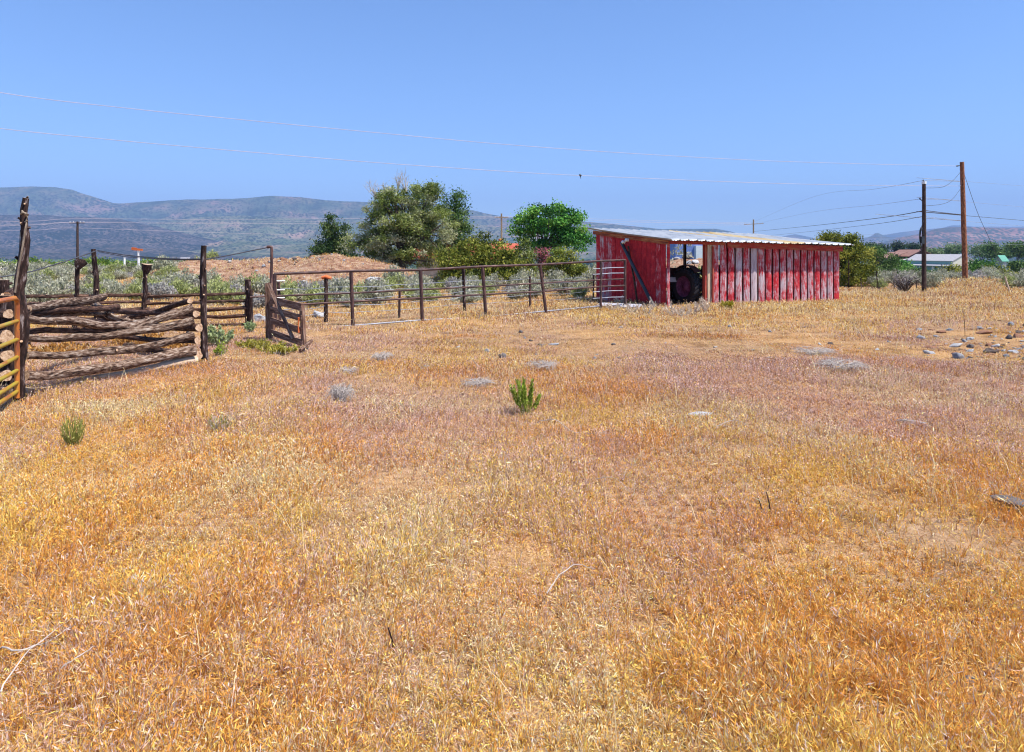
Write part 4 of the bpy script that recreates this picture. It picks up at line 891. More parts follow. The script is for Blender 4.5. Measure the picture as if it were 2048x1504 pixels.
# dead branches
def spl(P, sub=5):
    out = []
    for i in range(len(P) - 1):
        a, b, c, d = P[max(i - 1, 0)], P[i], P[i + 1], P[min(i + 2, len(P) - 1)]
        for k in range(sub):
            s = k / sub; out.append(.5 * ((2 * b) + (c - a) * s + (2 * a - 5 * b + 4 * c - d) * s * s + (3 * b - a - 3 * c + d) * s ** 3) + Vector((random.uniform(-.006, .006), 0, random.uniform(-.006, .006))))
    return out + [P[-1]]
for k, (pts, r, lab) in enumerate((([(1075, 863), (1110, 866), (1150, 878), (1215, 884)], .007, 'thin pale curved branch lying right of the small green shrub'), ([(1435, 872), (1470, 866), (1500, 870)], .005, 'thin pale twig lying in the right middle of the field'),
    ([(0, 1340), (45, 1360), (100, 1310), (150, 1285)], .006, 'pale bent stalk lying in the lower left corner'), ([(0, 1430), (60, 1360), (145, 1262)], .005, 'long straw coloured stalk crossing the lower left corner'), ([(1095, 1222), (1140, 1180), (1190, 1162)], .005, 'thin grey curved twig in the centre foreground'), ([(120, 1385), (160, 1370), (200, 1320)], .005, 'short pale stalk near the lower left corner'), ([(1190, 985), (1225, 990), (1262, 1003)], .004, 'faint short twig right of centre'))):
    P = [GY(x, y) + Vector((0, 0, .1 + .04 * math.sin(i * 2))) for i, (x, y) in enumerate(pts)]; b = P[0].copy(); P = spl(P); mb = MB(); mb.tube(P, [r * .7 * (1 - .6 * i / len(P)) for i in range(len(P))], 6, .1); tag(mb.build('dry_twig', M_twig, None, local=b), lab, 'twig')
for k, (px, py, h, lab) in enumerate(((1525, 1030, .12, 'left one of two short dark upright stalks in the right foreground'), (1541, 1028, .16, 'right one of two short dark upright stalks in the right foreground'), (789, 1310, .13, 'short dark upright stalk in the left centre foreground'), (1930, 672, .55, 'thin upright dark stalk by the rocks on the right'), (955, 745, .25, 'pale leaning dead stalk in the field beyond the round tumbleweed'))):
    b = GY(px, py); mb = MB(); mb.tube([b, b + Vector((-.01, 0, h * .5)), b + Vector((-.03 if k < 4 else -.12, 0, h))], [.006, .005, .003], 5); tag(mb.build('dead_stalk', M_post if k < 4 else M_twig, None, local=b), lab, 'stalk')
# ---------------------------------------------------------------- sagebrush
def sage_mesh(seed, n, cols, r=.55, h=.85, lsz=.045):
    rg = np.random.default_rng(seed); nb = 42
    a = rg.uniform(0, 2 * PI, nb); q = np.sqrt(rg.random(nb)); bx = q * r * np.cos(a); by = q * r * np.sin(a); bz = h * (1 - .55 * q ** 2) * rg.uniform(.6, 1.05, nb)
    k = rg.integers(0, nb, n); t = rg.uniform(.15, 1, n) ** .5
    P = np.stack([bx[k] * t, by[k] * t, bz[k] * t], 1) + rg.normal(size=(n, 3)) * .055
    P[:, 2] = np.maximum(P[:, 2], .02); v, f = leaf_quads(P, lsz, 1.8, 2.4, rg)
    tone = rg.random(nb)[k] * .7 + .3 * t
    return npmesh('foliage', v, f, np.repeat(pal(n, cols, rg, np.clip(tone, 0, 1)), 4, 0), M_leaf)
SG2 = [(.17, .2, .06), (.32, .35, .12), (.46, .48, .22)]; SG3 = [(.2, .19, .17), (.34, .32, .29), (.48, .45, .42)]
sp = [sage_mesh(100 + i, 1500, (SG, SG, SG2, SG, SG3, SG, SG2, SG)[i], .5 + .05 * (i % 3), .78 + .06 * (i % 4)) for i in range(8)]
mb = MB()
for _ in range(16):
    a = random.uniform(0, 2 * PI); q = random.uniform(.15, .45); mb.tube([(0, 0, -.1), (q * .4 * math.cos(a), q * .4 * math.sin(a), .2), (q * math.cos(a), q * math.sin(a), .5)], [.022, .016, .008], 5, .3)
stm = mb.build('stems', M_twig); stm_me = stm.data; bpy.data.objects.remove(stm)
rs = np.random.default_rng(55); cand = []
def inside(px, Y):
    if px < 425: return (27 if px > 150 else 24) < Y < 88 and not (110 < px < 290 and 33 < Y < 43 and rs.random() < .8)
    if px < 760: return 22.8 + 2 * rs.random() < Y < 36
    if px < 1192: return 24.2 + (px - 760) * .008 + rs.random() < Y < 42 + (px > 1050) * 8
    if px < 1420: return 40 < Y < 80
    if px > 1688: return 35 + (px > 1885) * (px < 2005) * 6.5 + 1.2 * rs.random() < Y < 110
    return False
tries = 0
while len(cand) < 520 and tries < 60000:
    tries += 1; px = rs.uniform(-60, 2110); Y = 22 + 98 * rs.random() ** 1.25
    if not inside(px, Y): continue
    x = (px - 1024) / F * Y
    mind = .62 if Y < 50 else 1.0
    if any((x - c[0]) ** 2 + (Y - c[1]) ** 2 < mind ** 2 for c in cand): continue
    cand.append((x, Y))
t2 = 0
while t2 < 4000 and sum(1 for c in cand if c[0] / c[1] > .474 and c[1] < 52) < 62:
    t2 += 1; px = rs.uniform(1692, 2100); Y = 35.4 + 15 * rs.random() ** 1.6 + (px > 1885) * (px < 2005) * 6.5; x = (px - 1024) / F * Y
    if any((x - c[0]) ** 2 + (Y - c[1]) ** 2 < .5 for c in cand) or abs(px - 1848) < 14 and Y < 36.5: continue
    cand.append((x, Y))
cand.sort(key=lambda c: c[1])
def sage_label(x, Y):
    px = 1024 + F * x / Y
    if px < 430: return ('grey green sagebrush in the stand beyond the log corral on the left', 'sagebrush beyond the corral')
    if px < 1192: return ('grey green sagebrush in the stand behind the rusty pipe fence', 'sagebrush behind the pipe fence')
    if px < 1680: return ('sagebrush seen through the shed doorway', 'sagebrush seen through the shed doorway')
    return ('grey green sagebrush in the stand right of the red shed', 'sagebrush right of the shed')
for k, (x, Y) in enumerate(cand[:296]):
    lab, grp = sage_label(x, Y); s = rs.uniform(.75, 1.25) * (1.0 if Y < 45 else 1.15) * (.9 if x / Y > .47 else 1)
    r_ = empty('sagebrush', (x, Y, gz(x, Y) - .03), lab, 'sagebrush', grp, rs.uniform(0, 6.28)); r_.scale = (s * rs.uniform(.95, 1.3), s, s * rs.uniform(.85, 1.1))
    mobj('foliage', sp[rs.integers(0, 8)], r_); mobj('stems', stm_me, r_)
# far mass of sagebrush as one object
def mass(name, pts, per, r, h, lsz, cols, label, cat, seed):
    rg = np.random.default_rng(seed); V = []; Cc = []
    for (x, y, s) in pts:
        n = per; a = rg.uniform(0, 2 * PI, n); q = np.sqrt(rg.random(n)) * s; z = gz(x, y)
        P = np.stack([x + q * r * np.cos(a), y + q * r * np.sin(a), z + h * s * (1 - .6 * (q / s) ** 2) * rg.uniform(.3, 1, n)], 1)
        v, f = leaf_quads(P, lsz * (.7 + .3 * s), 1, 1.6, rg); V.append(v); Cc.append(np.repeat(pal(n, cols, rg, np.full(n, rg.random())), 4, 0))
    v = np.concatenate(V); me = npmesh(name, v, np.arange(len(v)).reshape(-1, 4), np.concatenate(Cc), M_leaf)
    return tag(mobj(name, me), label, cat, None, 'stuff')
pts = [(x, Y, rs.uniform(.8, 1.4)) for x, Y in cand[296:]]
while len(pts) < 1500:
    px = rs.uniform(-80, 2140); Y = 85 + 200 * rs.random()
    if 330 < px < 1180 and rs.random() < .5: continue
    pts.append(((px - 1024) / F * Y, Y, rs.uniform(.9, 1.8)))
mass('sagebrush_flat', pts, 90, .65, .9, .14, SG, 'far mass of sagebrush fading out beyond the near bushes', 'sagebrush', 77)
# woods on the valley floor
pts = []
while len(pts) < 1500:
    px = rs.uniform(-200, 2250); Y = 1500 + 2300 * rs.random() ** 1.1; x = (px - 1024) / F * Y
    if vn(x / 260, Y / 420, 61) < .48: continue
    if ground(np.array([x]), np.array([Y]), True)[1][0] > 1.5: continue
    pts.append((x, Y, rs.uniform(.7, 1.6)))
mass('valley_woods', pts, 60, 9, 9, 3.0, [(.015, .04, .012), (.03, .07, .02), (.06, .12, .035)], 'far belt of dark green trees on the valley floor', 'woods', 78)
# dead shrub beside the first pole
for k, (px, py, h, lab) in enumerate(((1800, 583, 1.0, 'leafless grey dead shrub left of the cable coil pole'), (1812, 584, .8, 'second leafless dead shrub, closer to the cable coil pole'))):
    b = GY(px, py); rg = np.random.default_rng(k); mb = MB()
    for _ in range(34):
        a = rg.uniform(0, 2 * PI); q = rg.uniform(.2, .8); e = Vector((q * math.cos(a), q * math.sin(a), h * rg.uniform(.5, 1))); m_ = e * .5 + Vector((0, 0, .1))
        mb.tube([b, b + m_, b + e], [.022, .013, .006], 5, .2)
        for _ in range(3):
            s_ = m_.lerp(e, rg.random()); mb.tube([b + s_, b + s_ + Vector(rg.normal(size=3) * .16)], [.009, .004], 4)
    tag(mb.build('dead_shrub', M_bark if k else M_twig, None, local=b), lab, 'shrub')
# ================================================================ ROCKS
def rock_mesh(seed, col, flat=.6, n=2):
    import bmesh
    bm = bmesh.new(); bmesh.ops.create_icosphere(bm, subdivisions=n, radius=1)
    rg = np.random.default_rng(seed); cuts = rg.normal(size=(14, 3)); cuts /= np.linalg.norm(cuts, axis=1)[:, None]; dd = rg.uniform(.4, .8, 14)
    v = np.array([x.co[:] for x in bm.verts])
    for c_, d_ in zip(cuts, dd):
        pr = v @ c_; ov = pr > d_; v[ov] -= np.outer(pr[ov] - d_, c_)
    v += rg.normal(size=v.shape) * .075; v[:, 2] *= flat
    f = np.array([[x.index for x in fc.verts] for fc in bm.faces]); bm.free()
    c = np.array(col)[None] * rg.uniform(.85, 1.15, (len(v), 1)); return npmesh('rock', v, f, c, M_rock)
RC = [(.34, .34, .36), (.24, .24, .26), (.10, .075, .065), (.42, .41, .41), (.26, .13, .08), (.14, .12, .115)]
RM = [rock_mesh(i, RC[i % 6], .55 + .12 * (i % 4), 2) for i in range(12)]
rr = np.random.default_rng(5)
def rock(x, y, s, label, group=None, mi=None, sz=None, sink=.25, cat='rock'):
    me = RM[rr.integers(0, 12) if mi is None else mi]; o = mobj('rock', me, None, (x, y, gz(x, y) + s * (.35 - sink)))
    o.scale = sz or (s * rr.uniform(.8, 1.3), s * rr.uniform(.8, 1.2), s * rr.uniform(.7, 1.1)); o.rotation_euler = (rr.normal() * .15, rr.normal() * .15, rr.uniform(0, 6.28)); return tag(o, label, cat, group)
for k in range(118):
    px = 2048 - abs(rr.normal()) * 120 + 20; py = 690 + rr.normal() * 17 - (px - 1960) * .12
    if k < 12: px = rr.uniform(1760, 1900); py = rr.uniform(655, 705)
    p = GY(px, py); rock(p.x, p.y, .03 + .12 * rr.random() ** 2.4, 'grey or rusty rock half sunk in the stony patch at the right edge', 'rocks in the stony patch at the right')
p = GY(1966, 668); rock(p.x, p.y, .28, 'squarish rust brown rock standing highest in the stony patch', None, 4, (.24, .15, .17))
p = GY(2020, 1015); rock(p.x, p.y, .2, 'flat brown rock with a dark underside at the right edge of the foreground', None, 5, (.2, .14, .05), .15)
p = GY(1838, 852); o = rock(p.x, p.y, .2, 'flat grey slab of dead wood or rock in the right middle of the field', None, 0, (.3, .12, .06), .2)
p = GY(1402, 832); rock(p.x, p.y, .15, 'flat pale patch of stone right of the small green shrub', None, 3, (.22, .12, .03), .2)
p = GY(388, 872); rock(p.x, p.y, .05, 'small bluish grey stone in the left foreground', None, 0, (.05, .04, .03))
p = GY(1940, 1362); rock(p.x, p.y, .05, 'dark grey stone in the lower right foreground', None, 1, (.05, .04, .035))
for px, py in ((972, 704), (1060, 682), (1108, 690), (1080, 692), (915, 697), (1540, 664), (1660, 688), (1225, 690), (850, 737), (1004, 716), (1240, 655), (800, 815), (930, 790), (1862, 660), (1460, 655), (1610, 655)):
    p = GY(px + 1, py); rock(p.x, p.y, .05 + .06 * rr.random(), 'small grey stone lying in the dry grass of the open field', 'small stones in the open field')
for k in range(44):
    p = GY(rr.uniform(600, 1860), 690 + rr.normal() * 26); rock(p.x, p.y, .025 + .05 * rr.random() ** 2, 'small grey stone lying in the dry grass of the open field', 'small stones in the open field')
for k in range(80):                            # on the mound
    x = -15.2 + rr.normal() * 4.6; y = 44.5 + rr.normal() * 2.6
    if not (-22 < x < -6): continue
    rock(x, y, .07 + .2 * rr.random() ** 3, 'rock scattered on the reddish dirt mound', 'rocks on the dirt mound')
for (px, Y, s, mi, lab) in ((750, 39.5, .62, 3, 'big pale boulder below the olive tree'), (765, 39, .5, 4, 'reddish boulder leaning on the big pale one'), (735, 39.5, .4, 4, 'rusty brown boulder left of the big pale one'), (698, 40, .3, 2, 'small dark boulder left of the boulder pair'), (815, 39, .35, 1, 'grey rock right of the boulder pair'), (840, 40, .4, 0, 'grey rock below the juniper thicket'), (518, 19.5, .42, 0, 'flat grey slab behind the plank gate'), (522, 33, .4, 2, 'dark rock on the near foot of the dirt mound'), (640, 21, .28, 3, 'tan stone behind the pipe fence near the plank gate')):
    p = GP(px, Y); rock(p.x, p.y, s, lab, None, mi)
for k in range(18):
    x = 23 + rr.normal() * 5; y = 88 + rr.normal() * 2.5; rock(x, y, .3 + .5 * rr.random() ** 2, 'reddish or grey rock on the berm seen through the shed doorway', 'rocks on the berm behind the shed')
for k in range(16):
    px = rr.uniform(1975, 2060); Y = 225 + rr.random() * 20; p = GP(px, Y); rock(p.x, p.y, .7 + .7 * rr.random(), 'pale rock heaped round the green roofed cabin', 'rocks round the green roofed cabin')
# ================================================================ BUILDINGS
def house(name, label, corner, ax, L, Wd, hw, hr, mw, mr, over=.4, wins=(), chim=None, base=None, winm=None):
    """gabled block: corner = near ground corner, ax = direction of the long side, width to its right normal"""
    o = empty(name, corner, label, 'building'); ax = Vector((ax[0], ax[1], 0)).normalized(); nx = Vector((ax.y, -ax.x, 0))
    if nx.y < 0: nx = -nx
    Z = Vector((0, 0, 1)); p = lambda a, b, z: ax * a + nx * b + Z * z
    mb = MB(); vs = [p(0, 0, -2), p(L, 0, -2), p(L, Wd, -2), p(0, Wd, -2), p(0, 0, hw), p(L, 0, hw), p(L, Wd, hw), p(0, Wd, hw), p(0, Wd / 2, hw + hr), p(L, Wd / 2, hw + hr)]
    mb.add(vs, [[0, 1, 5, 4], [1, 2, 6, 9, 5], [2, 3, 7, 6], [3, 0, 4, 8, 7]]); mb.build('wall', mw, o)
    mb = MB(); t = .18; k = hr / (Wd / 2)
    for s in (0, 1):
        b0 = -over if s == 0 else Wd + over; z0 = hw - over * k
        vs = [p(-over, b0, z0 + .03), p(L + over, b0, z0 + .03), p(L + over, Wd / 2, hw + hr + .03), p(-over, Wd / 2, hw + hr + .03)]
        vs += [v + Z * t for v in vs]; mb.add(vs, [[0, 1, 2, 3], [4, 5, 6, 7], [0, 1, 5, 4], [1, 2, 6, 5], [2, 3, 7, 6], [3, 0, 4, 7]])
    mb.build('roof', mr, o)
    for (side, a, z, ww, hh) in wins:          # side 0 = long near side, 1 = near gable (a along width), 2 = far long side, 3 = end gable
        q = {0: lambda u, w_, out: p(u, -out, w_), 1: lambda u, w_, out: p(-out, u, w_), 2: lambda u, w_, out: p(u, Wd + out, w_), 3: lambda u, w_, out: p(L + out, u, w_)}[side]
        mb = MB(); fr = .14
        for (u0, u1, w0, w1) in ((a, a + ww, z, z + fr), (a, a + ww, z + hh - fr, z + hh), (a, a + fr, z + fr, z + hh - fr), (a + ww - fr, a + ww, z + fr, z + hh - fr), (a + ww / 2 - .05, a + ww / 2 + .05, z + fr, z + hh - fr)):
            vs = [q(u, w_, out) for out in (0, .08) for u, w_ in ((u0, w0), (u1, w0), (u1, w1), (u0, w1))]
            mb.add(vs, [[0, 1, 2, 3], [4, 5, 6, 7], [0, 1, 5, 4], [1, 2, 6, 5], [2, 3, 7, 6], [3, 0, 4, 7]])
        f = mb.build('window', winm or M_white, o); mb = MB(); mb.add([q(u, w_, .03) for u, w_ in ((a + fr, z + fr), (a + ww - fr, z + fr), (a + ww - fr, z + hh - fr), (a + fr, z + hh - fr))], [[0, 1, 2, 3]]); mb.build('pane', M_glass, f)
    if chim:
        a, b, z0, z1, r = chim; mb = MB(); mb.box(p(a, b, (z0 + z1) / 2), (r, r, z1 - z0)); mb.build('chimney', mw if r > .5 else M_black, o)
    return o, p
def flat(name, c1, c2, rough=.8, sc=2): return simple(name, [(.4, c1), (.6, c2)], sc, rough, .05)
m_bg = flat('barn_green_siding', (.2, .36, .33), (.24, .42, .38)); m_br = flat('barn_pale_roof', (.36, .35, .36), (.44, .42, .42)); m_cr = flat('cream_siding', (.6, .57, .46), (.66, .63, .52))
# barn: near corner at the meeting of long side and gable
cb = GP(1905, 245); cb.z = -5.0; phi = R(75)
barn, bp = house('barn', 'long pale roofed barn with green side wall and cream gable', cb, (-math.cos(phi), math.sin(phi)), 20, 9.4, 3.9, 2.2, m_bg, m_br, .35)
mb = MB(); mb.add([bp(-.03, 0, -1), bp(-.03, 9.4, -1), bp(-.03, 9.4, 3.9), bp(-.03, 4.7, 6.05), bp(-.03, 0, 3.9)], [[0, 1, 2, 3, 4]]); mb.build('gable_siding', m_cr, barn)
mb = MB(); mb.add([bp(-.08, 1.2, -1), bp(-.08, 4.4, -1), bp(-.08, 4.4, 2.9), bp(-.08, 1.2, 2.9)], [[0, 1, 2, 3]]); mb.build('barn_door', flat('tan_door', (.5, .45, .36), (.56, .5, .4)), barn)
mb = MB(); vs = [bp(.3, -.02, 2.65), bp(18.2, -.02, 2.65), bp(18.2, -2.2, 2.1), bp(.3, -2.2, 2.1)]; vs += [v + Vector((0, 0, .15)) for v in vs]; mb.add(vs, [[0, 1, 2, 3], [4, 5, 6, 7], [2, 3, 7, 6], [0, 3, 7, 4], [1, 2, 6, 5]]); mb.build('awning', m_br, barn)
for a in (.5, 6.3, 12, 18): mb = MB(); mb.tube([bp(a, -2.1, -1), bp(a, -2.1, 2.1)], .08, 6); mb.build('awning_post', M_white, barn)
mb = MB(); mb.add([bp(7.6, -.04, -.6), bp(8.7, -.04, -.6), bp(8.7, -.04, 1.6), bp(7.6, -.04, 1.6)], [[0, 1, 2, 3]]); mb.build('side_door', M_white, barn)
mb = MB(); vs = [bp(19, -.3, 4.0), bp(26, -.3, 3.6), bp(26, 6, 4.4), bp(19, 6, 5)]; vs += [v + Vector((0, 0, .15)) for v in vs]; mb.add(vs, [[0, 1, 2, 3], [4, 5, 6, 7], [0, 1, 5, 4], [1, 2, 6, 5], [2, 3, 7, 6], [3, 0, 4, 7]]); mb.build('lean_to_roof', m_br, barn)
for a, b in ((25.7, 0), (25.7, 5.5)): mb = MB(); mb.tube([bp(a, b, -2), bp(a, b, 3.7)], .1, 6); mb.build('lean_to_post', M_black, barn)
m_bw = flat('brown_siding', (.16, .06, .05), (.22, .09, .08)); m_brr = flat('brown_shingles', (.26, .13, .10), (.34, .19, .14))
cb = GP(1782, 300); cb.z = -6.5
brown, q = house('brown_house', 'reddish brown house with a chimney between dark trees, left of the barn', GP(1818, 292) * 1.0 + Vector((0, 0, 1.3)), (-.05, 1), 15, 11, 4.6, 2.6, m_bw, m_brr, .6, wins=((1, 3, 2.2, 1.6, 1.2), (1, 7.5, 2.2, 1.6, 1.2)), chim=(-.35, 5.5, 0, 8.3, .9))
mb = MB(); vs = [q(1, -8, 3.6), q(14, -8, 3.6), q(14, .2, 6.2), q(1, .2, 6.2)]; vs += [v + Vector((0, 0, .2)) for v in vs]; mb.add(vs, [[0, 1, 2, 3], [4, 5, 6, 7], [0, 1, 5, 4], [1, 2, 6, 5], [2, 3, 7, 6], [3, 0, 4, 7]]); mb.build('wing_roof', m_brr, brown)
mb = MB(); mb.box(q(7.5, -3.6, .8), (7.2, 12.5, 5.6)); mb.build('wing', m_bw, brown)
m_bl = flat('blue_siding', (.14, .2, .45), (.18, .25, .52)); m_lr = flat('grey_shingles', (.4, .38, .4), (.5, .47, .48))
bb = GP(1351, 288); bb.z = -2.6
blue, q = house('blue_house', 'blue two storey house with white windows seen through the shed doorway', bb, (1, .08), 17, 9, 9.4, 1.2, m_bl, m_lr, .4,
    wins=((0, .9, 7.1, 1.7, 1.4), (0, 5.1, 7.1, 1.8, 1.4), (0, .8, 3.5, 1.3, 1.2), (0, 2.5, 3.5, 1.3, 1.2), (0, 6.0, 3.2, .9, 1.6), (0, 12, 7.1, 1.6, 1.4)))
mb = MB(); mb.box(q(9.6, -1.5, 3), (3.6, 3, 8.6)); mb.build('wing', M_white, blue)
rd = flat('red_tile_roof', (.34, .06, .035), (.45, .11, .06)); m_tan = flat('tan_stucco', (.4, .3, .22), (.5, .38, .28))
rb = GP(835, 78); rb.z -= .45
redh, q = house('red_roofed_house', 'house under a low red tiled roof hidden behind the juniper thicket', rb, (1, .05), 11.0, 7, 2.7, 1.35, m_tan, rd, .5)
mb = MB(); mb.tube([q(9.3, 2.5, 3.2), q(9.3, 2.5, 4.55), q(9.3, 2.5, 4.6)], [.14, .14, .24], 10); mb.build('flue', M_pipep, redh)
mb = MB(); mb.tube([q(9.3, 2.5, 4.6), q(9.3, 2.5, 4.75)], .2, 10); mb.build('flue_cap', M_rust, redh)
gb = GP(2004, 235); house('green_roofed_cabin', 'small cabin with a pointed light green roof among rocks at the right edge', gb + Vector((0, 0, 1)), (1, .3), 2.4, 2.4, 3.4, 1.5, flat('cabin_wall', (.2, .26, .22), (.26, .32, .28)), flat('green_roof', (.1, .3, .22), (.14, .38, .28)), .4, wins=((0, .7, 1.4, 1.0, 1.2),))
for k, (px, Y, wd, lab) in enumerate(((360, 1150, 14, 'tiny pale farmhouse in the valley below the left hill'), (620, 1500, 16, 'tiny pale farmhouse in the valley above the dirt mound'), (670, 1450, 14, 'tiny valley farmhouse left of the dark pine'), (577, 1350, 12, 'tiny valley farmhouse just above the mound top'))):
    b = GP(px, Y); b.z = EYE - (HY - 510 - k * 2) * 0 - Y * .0105 - 3; b.z = max(b.z, gz(b.x, b.y)); house('distant_farmhouse', lab, b, (1, .1), wd, 9, 4, 2.6, M_white, m_lr, .5)
# ================================================================ DRY GRASS
def grass_field(name, n, y0, y1, seed, hfun, wfun, label, colfun, mask=None, power=1.35, xm=.86, headp=.85):
    rg = np.random.default_rng(seed)
    # density per square metre falls as 1/Y^power ; width grows with Y
    e = 2 - power; t = rg.random(n); Y = (y0 ** e + t * (y1 ** e - y0 ** e)) ** (1 / e)
    nt_ = n // 5; tx = rg.uniform(-1, 1, n) * (xm * Y + 2.7)
    X = tx
    # clumps: pull blades to tuft centres
    gx = np.floor(X / .11); gy = np.floor(Y / .11); h1 = np.modf(np.abs(np.sin(gx * 12.9898 + gy * 78.233) * 43758.5453))[0]; h2 = np.modf(np.abs(np.sin(gx * 39.346 + gy * 11.135) * 24634.6345))[0]
    pull = .55 * (rg.random(n) < .7)
    X = X + ((gx + .15 + .7 * h1) * .11 - X) * pull; Y = Y + ((gy + .15 + .7 * h2) * .11 - Y) * pull
    keep = np.ones(n, bool)
    if mask is not None: keep = mask(X, Y, rg)
    X, Y = X[keep], Y[keep]; n = len(X); Z = ground(X, Y)
    h = hfun(X, Y, rg); wd = wfun(Y) * rg.uniform(.6, 1.5, n)
    az = rg.uniform(0, 2 * PI, n); tilt = np.abs(rg.normal(0, .6, n)) + .05
    flatb = rg.random(n) < .2; tilt = np.where(flatb, rg.uniform(1.0, 1.5, n), tilt)
    dx, dy = np.cos(az) * np.sin(tilt), np.sin(az) * np.sin(tilt); dz = np.cos(tilt)
    base = np.stack([X, Y, Z - .01], 1); D = np.stack([dx, dy, dz], 1)
    sa = rg.uniform(0, PI, n); S = np.stack([np.cos(sa), np.sin(sa), np.zeros(n)], 1)
    mid = base + D * (h * .55)[:, None]; bend = D * (h * .45)[:, None] + np.stack([dx, dy, -np.abs(rg.normal(0, .5, n))], 1) * (h * .25)[:, None]
    tip = mid + bend
    q = (S * (wd / 2)[:, None])
    col = colfun(X, Y, rg)
    # blade: 5 verts (2 base, 2 mid, tip): quad + tri
    V1 = np.stack([base - q, base + q, mid + q * .8, mid - q * .8, tip], 1).reshape(-1, 3); i = np.arange(n)[:, None] * 5
    fq = i + np.array([[0, 1, 2, 3]]); ft = i + np.array([[3, 2, 4]])
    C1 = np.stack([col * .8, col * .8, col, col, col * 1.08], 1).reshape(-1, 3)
    # seed heads: drooping pair of diamonds at the tip
    hd = rg.random(n) < headp; m = hd.sum(); T = tip[hd]; Dm = bend[hd] / np.linalg.norm(bend[hd], axis=1)[:, None]; hl = (h[hd] * rg.uniform(.16, .36, m)); hw_ = wfun(Y[hd]) * rg.uniform(.65, 1.2, m)
    A2 = rg.uniform(0, PI, m); S2 = np.stack([np.cos(A2), np.sin(A2), rg.normal(0, .4, m)], 1) * hw_[:, None]
    drop = np.stack([np.zeros(m), np.zeros(m), -hl * .3], 1)
    p0 = T - Dm * (hl * .35)[:, None]; p1 = T + Dm * (hl * .65)[:, None] + drop
    c0 = (p0 + p1) / 2; V2 = np.stack([p0, c0 + S2, p1, c0 - S2], 1).reshape(-1, 3)
    hc = col[hd] * rg.uniform(.9, 1.2, (m, 1)); C2 = np.repeat(hc, 4, 0); off = 5 * n; f2 = off + np.arange(4 * m).reshape(-1, 4)
    v = np.concatenate([V1, V2]); c = np.clip(np.concatenate([C1, C2]), 0, .85)
    fl = np.concatenate([fq.ravel(), ft.ravel(), f2.ravel()]); sz = np.concatenate([np.full(n, 4), np.full(n, 3), np.full(m, 4)]).astype(np.int32)
    return tag(mobj(name, npmesh(name, v, fl, c, M_grass, sizes=sz)), label, 'grass', None, 'stuff')
GOLD = np.array([.86, .53, .12]); ORNG = np.array([.76, .345, .07]); STRW = np.array([.82, .63, .36]); MAUV = np.array([.66, .44, .36]); GREY = np.array([.6, .52, .48]); BRWN = np.array([.3, .13, .06])
def gcol(X, Y, rg):
    n = len(X); a = fbm(X * .5, Y * .3, 3, 50); b = fbm(X * 1.3, Y * 1.0, 3, 51); r = rg.random(n)
    pm = np.clip((a - .47) * 5, 0, 1) * .5 + .42 * sst(4.5, 9, Y) * (1 - sst(17, 22, Y)) - .1      # mauve share
    pm = np.clip(pm, 0.04, .8); pg = np.clip((b - .5) * 5, 0, 1) * .33 + .45 * sst(16, 24, Y) + .12 * sst(5, 3, Y) + .4 * np.exp(-((X + .75) / 1.1) ** 2 - ((Y - 5.5) / .8) ** 2) + .6 * np.exp(-((X + 5.2) / 1.2) ** 2 - ((Y - 8.5) / .5) ** 2) + .3 * np.exp(-((X + 3) / 1.2) ** 2 - ((Y - 5.6) / .7) ** 2)
    c = np.where((r < pm)[:, None], MAUV, np.where((rg.random(n) < np.clip(.42 - .2 * sst(6, 20, Y) + (fbm(X * .8 + 9, Y * .8, 3, 55) - .5) * 2, .05, .85))[:, None], ORNG, GOLD))
    c = np.where((rg.random(n) < pg)[:, None], STRW, c); c = np.where((rg.random(n) < .07)[:, None], GREY, c); c = np.where((rg.random(n) < .09 + .09 * sst(5, 9, Y) + .25 * sst(.5, .62, fbm(X * .5, Y * 1.6, 3, 58)) * sst(9, 14, Y))[:, None], BRWN, c)
    return c * rg.uniform(.68, 1.27, (n, 1))
def shedmask(X, Y):
    s = (X - 5.33) * FD.x + (Y - 24) * FD.y; d = (X - 5.33) * BD.x + (Y - 24) * BD.y
    return (s > .1) & (s < LEN) & (d > .02) & (d < DEP)
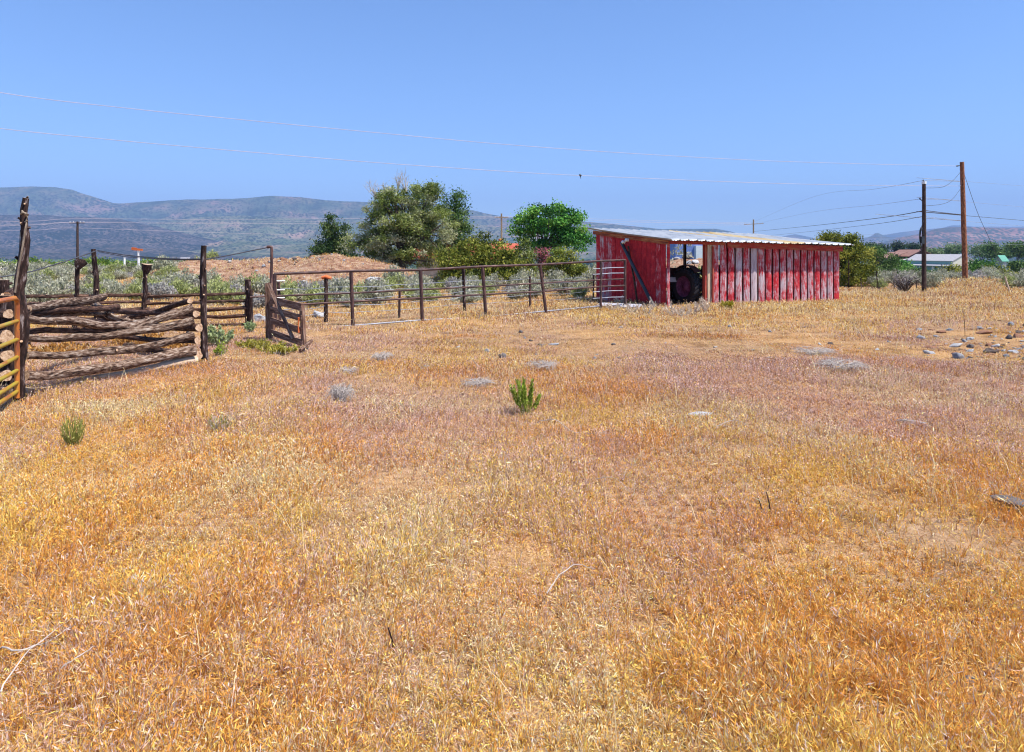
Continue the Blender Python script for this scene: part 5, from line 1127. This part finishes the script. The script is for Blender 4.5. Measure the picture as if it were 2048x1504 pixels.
def gmask(X, Y, rg):
    bare = fbm(X * .8, Y * .6, 4, 70); px = 1024 + F * X / np.maximum(Y, .1); py = HY + EYE * F / np.maximum(Y, .1)
    thin = .35 + .65 * sst(.36, .5, bare)
    track = np.exp(-((py - 690) / 42) ** 2) * (px > 560) * .2 * sst(.42, .56, fbm(X * .35, Y * .5, 3, 71))
    br = ((X - 2.35) / .7) ** 2 + ((Y - 4.4) / .5) ** 2 < 1
    spots = np.zeros(len(X), bool)
    for (sx, sy, sr) in ((1040, 1120, .28), (905, 1345, .2), (1080, 1430, .16), (1700, 1340, .2), (1760, 1450, .22), (930, 985, .25), (60, 1490, .2), (1300, 1250, .15), (1960, 1380, .35), (400, 1390, .12), (670, 1220, .12), (1940, 1080, .5), (1500, 905, .25)):
        qy = EYE * F / (sy - HY); qx = (sx - 1024) / F * qy; spots |= ((X - qx) / sr) ** 2 + ((Y - qy) / (sr * .8)) ** 2 < rg.uniform(.3, 1.3, len(X))
    crestx = (px > 1690) & (Y > 37)
    mound = (((X + 15) / 8.5) ** 2 + ((Y - 45.5) / 6) ** 2 < 1)
    keep = (rg.random(len(X)) < thin - track) & ~shedmask(X, Y) & ~(br & (rg.random(len(X)) < .5))
    keep &= ~((px > 1760) & (py > 648) & (py < 716) & (rg.random(len(X)) < .15))
    keep &= ~(spots & (rg.random(len(X)) < .8))
    keep &= ~((px > 1688) & (Y > 35.3 + 1.0 * (fbm(X * .8, Y * 0, 2, 90) - .5)) & ~((px > 1880) & (px < 2005) & (Y < 42.5)))
    return keep & ((Y < 26) | (rg.random(len(X)) < .8))  & ~(mound & (rg.random(len(X)) < .65))
def gh(X, Y, rg):
    n = len(X); px = 1024 + F * X / Y; py = HY + EYE * F / np.maximum(Y, .1)
    b = .035 + .075 * sst(.3, .7, fbm(X * .9, Y * .9, 4, 80)) + .03 * sst(5, 3, Y); b = b * (1 - .5 * np.exp(-((py - 690) / 40) ** 2))
    b = b + .22 * ((px > 1875) & (px < 2008) & (Y > 36)) + .05 * ((px > 1690) & (Y > 30)) + .02 * ((Y > 21) & (px > 1150) & (px < 1700)) + .03 * (Y > 22)
    return b * rg.uniform(.5, 1.5, n)
grass_field('dry_grass', 2250000, 2.3, 16, 1, gh, lambda Y: .0014 + .00048 * Y, 'short dry golden and reddish cheatgrass covering the whole field', gcol, gmask, 1.45)
grass_field('distant_dry_grass', 750000, 15.5, 46, 2, gh, lambda Y: .003 + .0005 * Y, 'pale dry grass round the shed, the corral and the fences', gcol, gmask, 1.2)
def tallh(X, Y, rg): return rg.uniform(.16, .34, len(X))
def strawcol(X, Y, rg): return STRW * rg.uniform(.85, 1.2, (len(X), 1))
grass_field('tall_straw', 5200, 2.3, 30, 3, tallh, lambda Y: .0016 + .0004 * Y, 'scattered taller pale straws standing above the short dry grass', strawcol, None, 1.3, headp=.8)
# ================================================================ HAZE
hm = bpy.data.materials.new('haze'); hm.use_nodes = True; t = hm.node_tree; t.nodes.remove(t.nodes['Principled BSDF'])
pv = N(t, 'ShaderNodeVolumePrincipled'); pv.inputs['Color'].default_value = (.40, .58, 1, 1); pv.inputs['Density'].default_value = 9.5e-5; pv.inputs['Anisotropy'].default_value = 0
t.links.new(pv.outputs[0], t.nodes['Material Output'].inputs['Volume'])
mb = MB(); X0, X1, Y0, Y1, Z0, Z1 = -24000, 24000, -60, 18000, -60, 1400
mb.box(((X0 + X1) / 2, (Y0 + Y1) / 2, (Z0 + Z1) / 2), (X1 - X0, Y1 - Y0, Z1 - Z0)); hz = mb.build('haze', hm); hz['kind'] = 'stuff'; hz['label'] = 'thin blue haze veiling the far hills'; hz['category'] = 'haze'
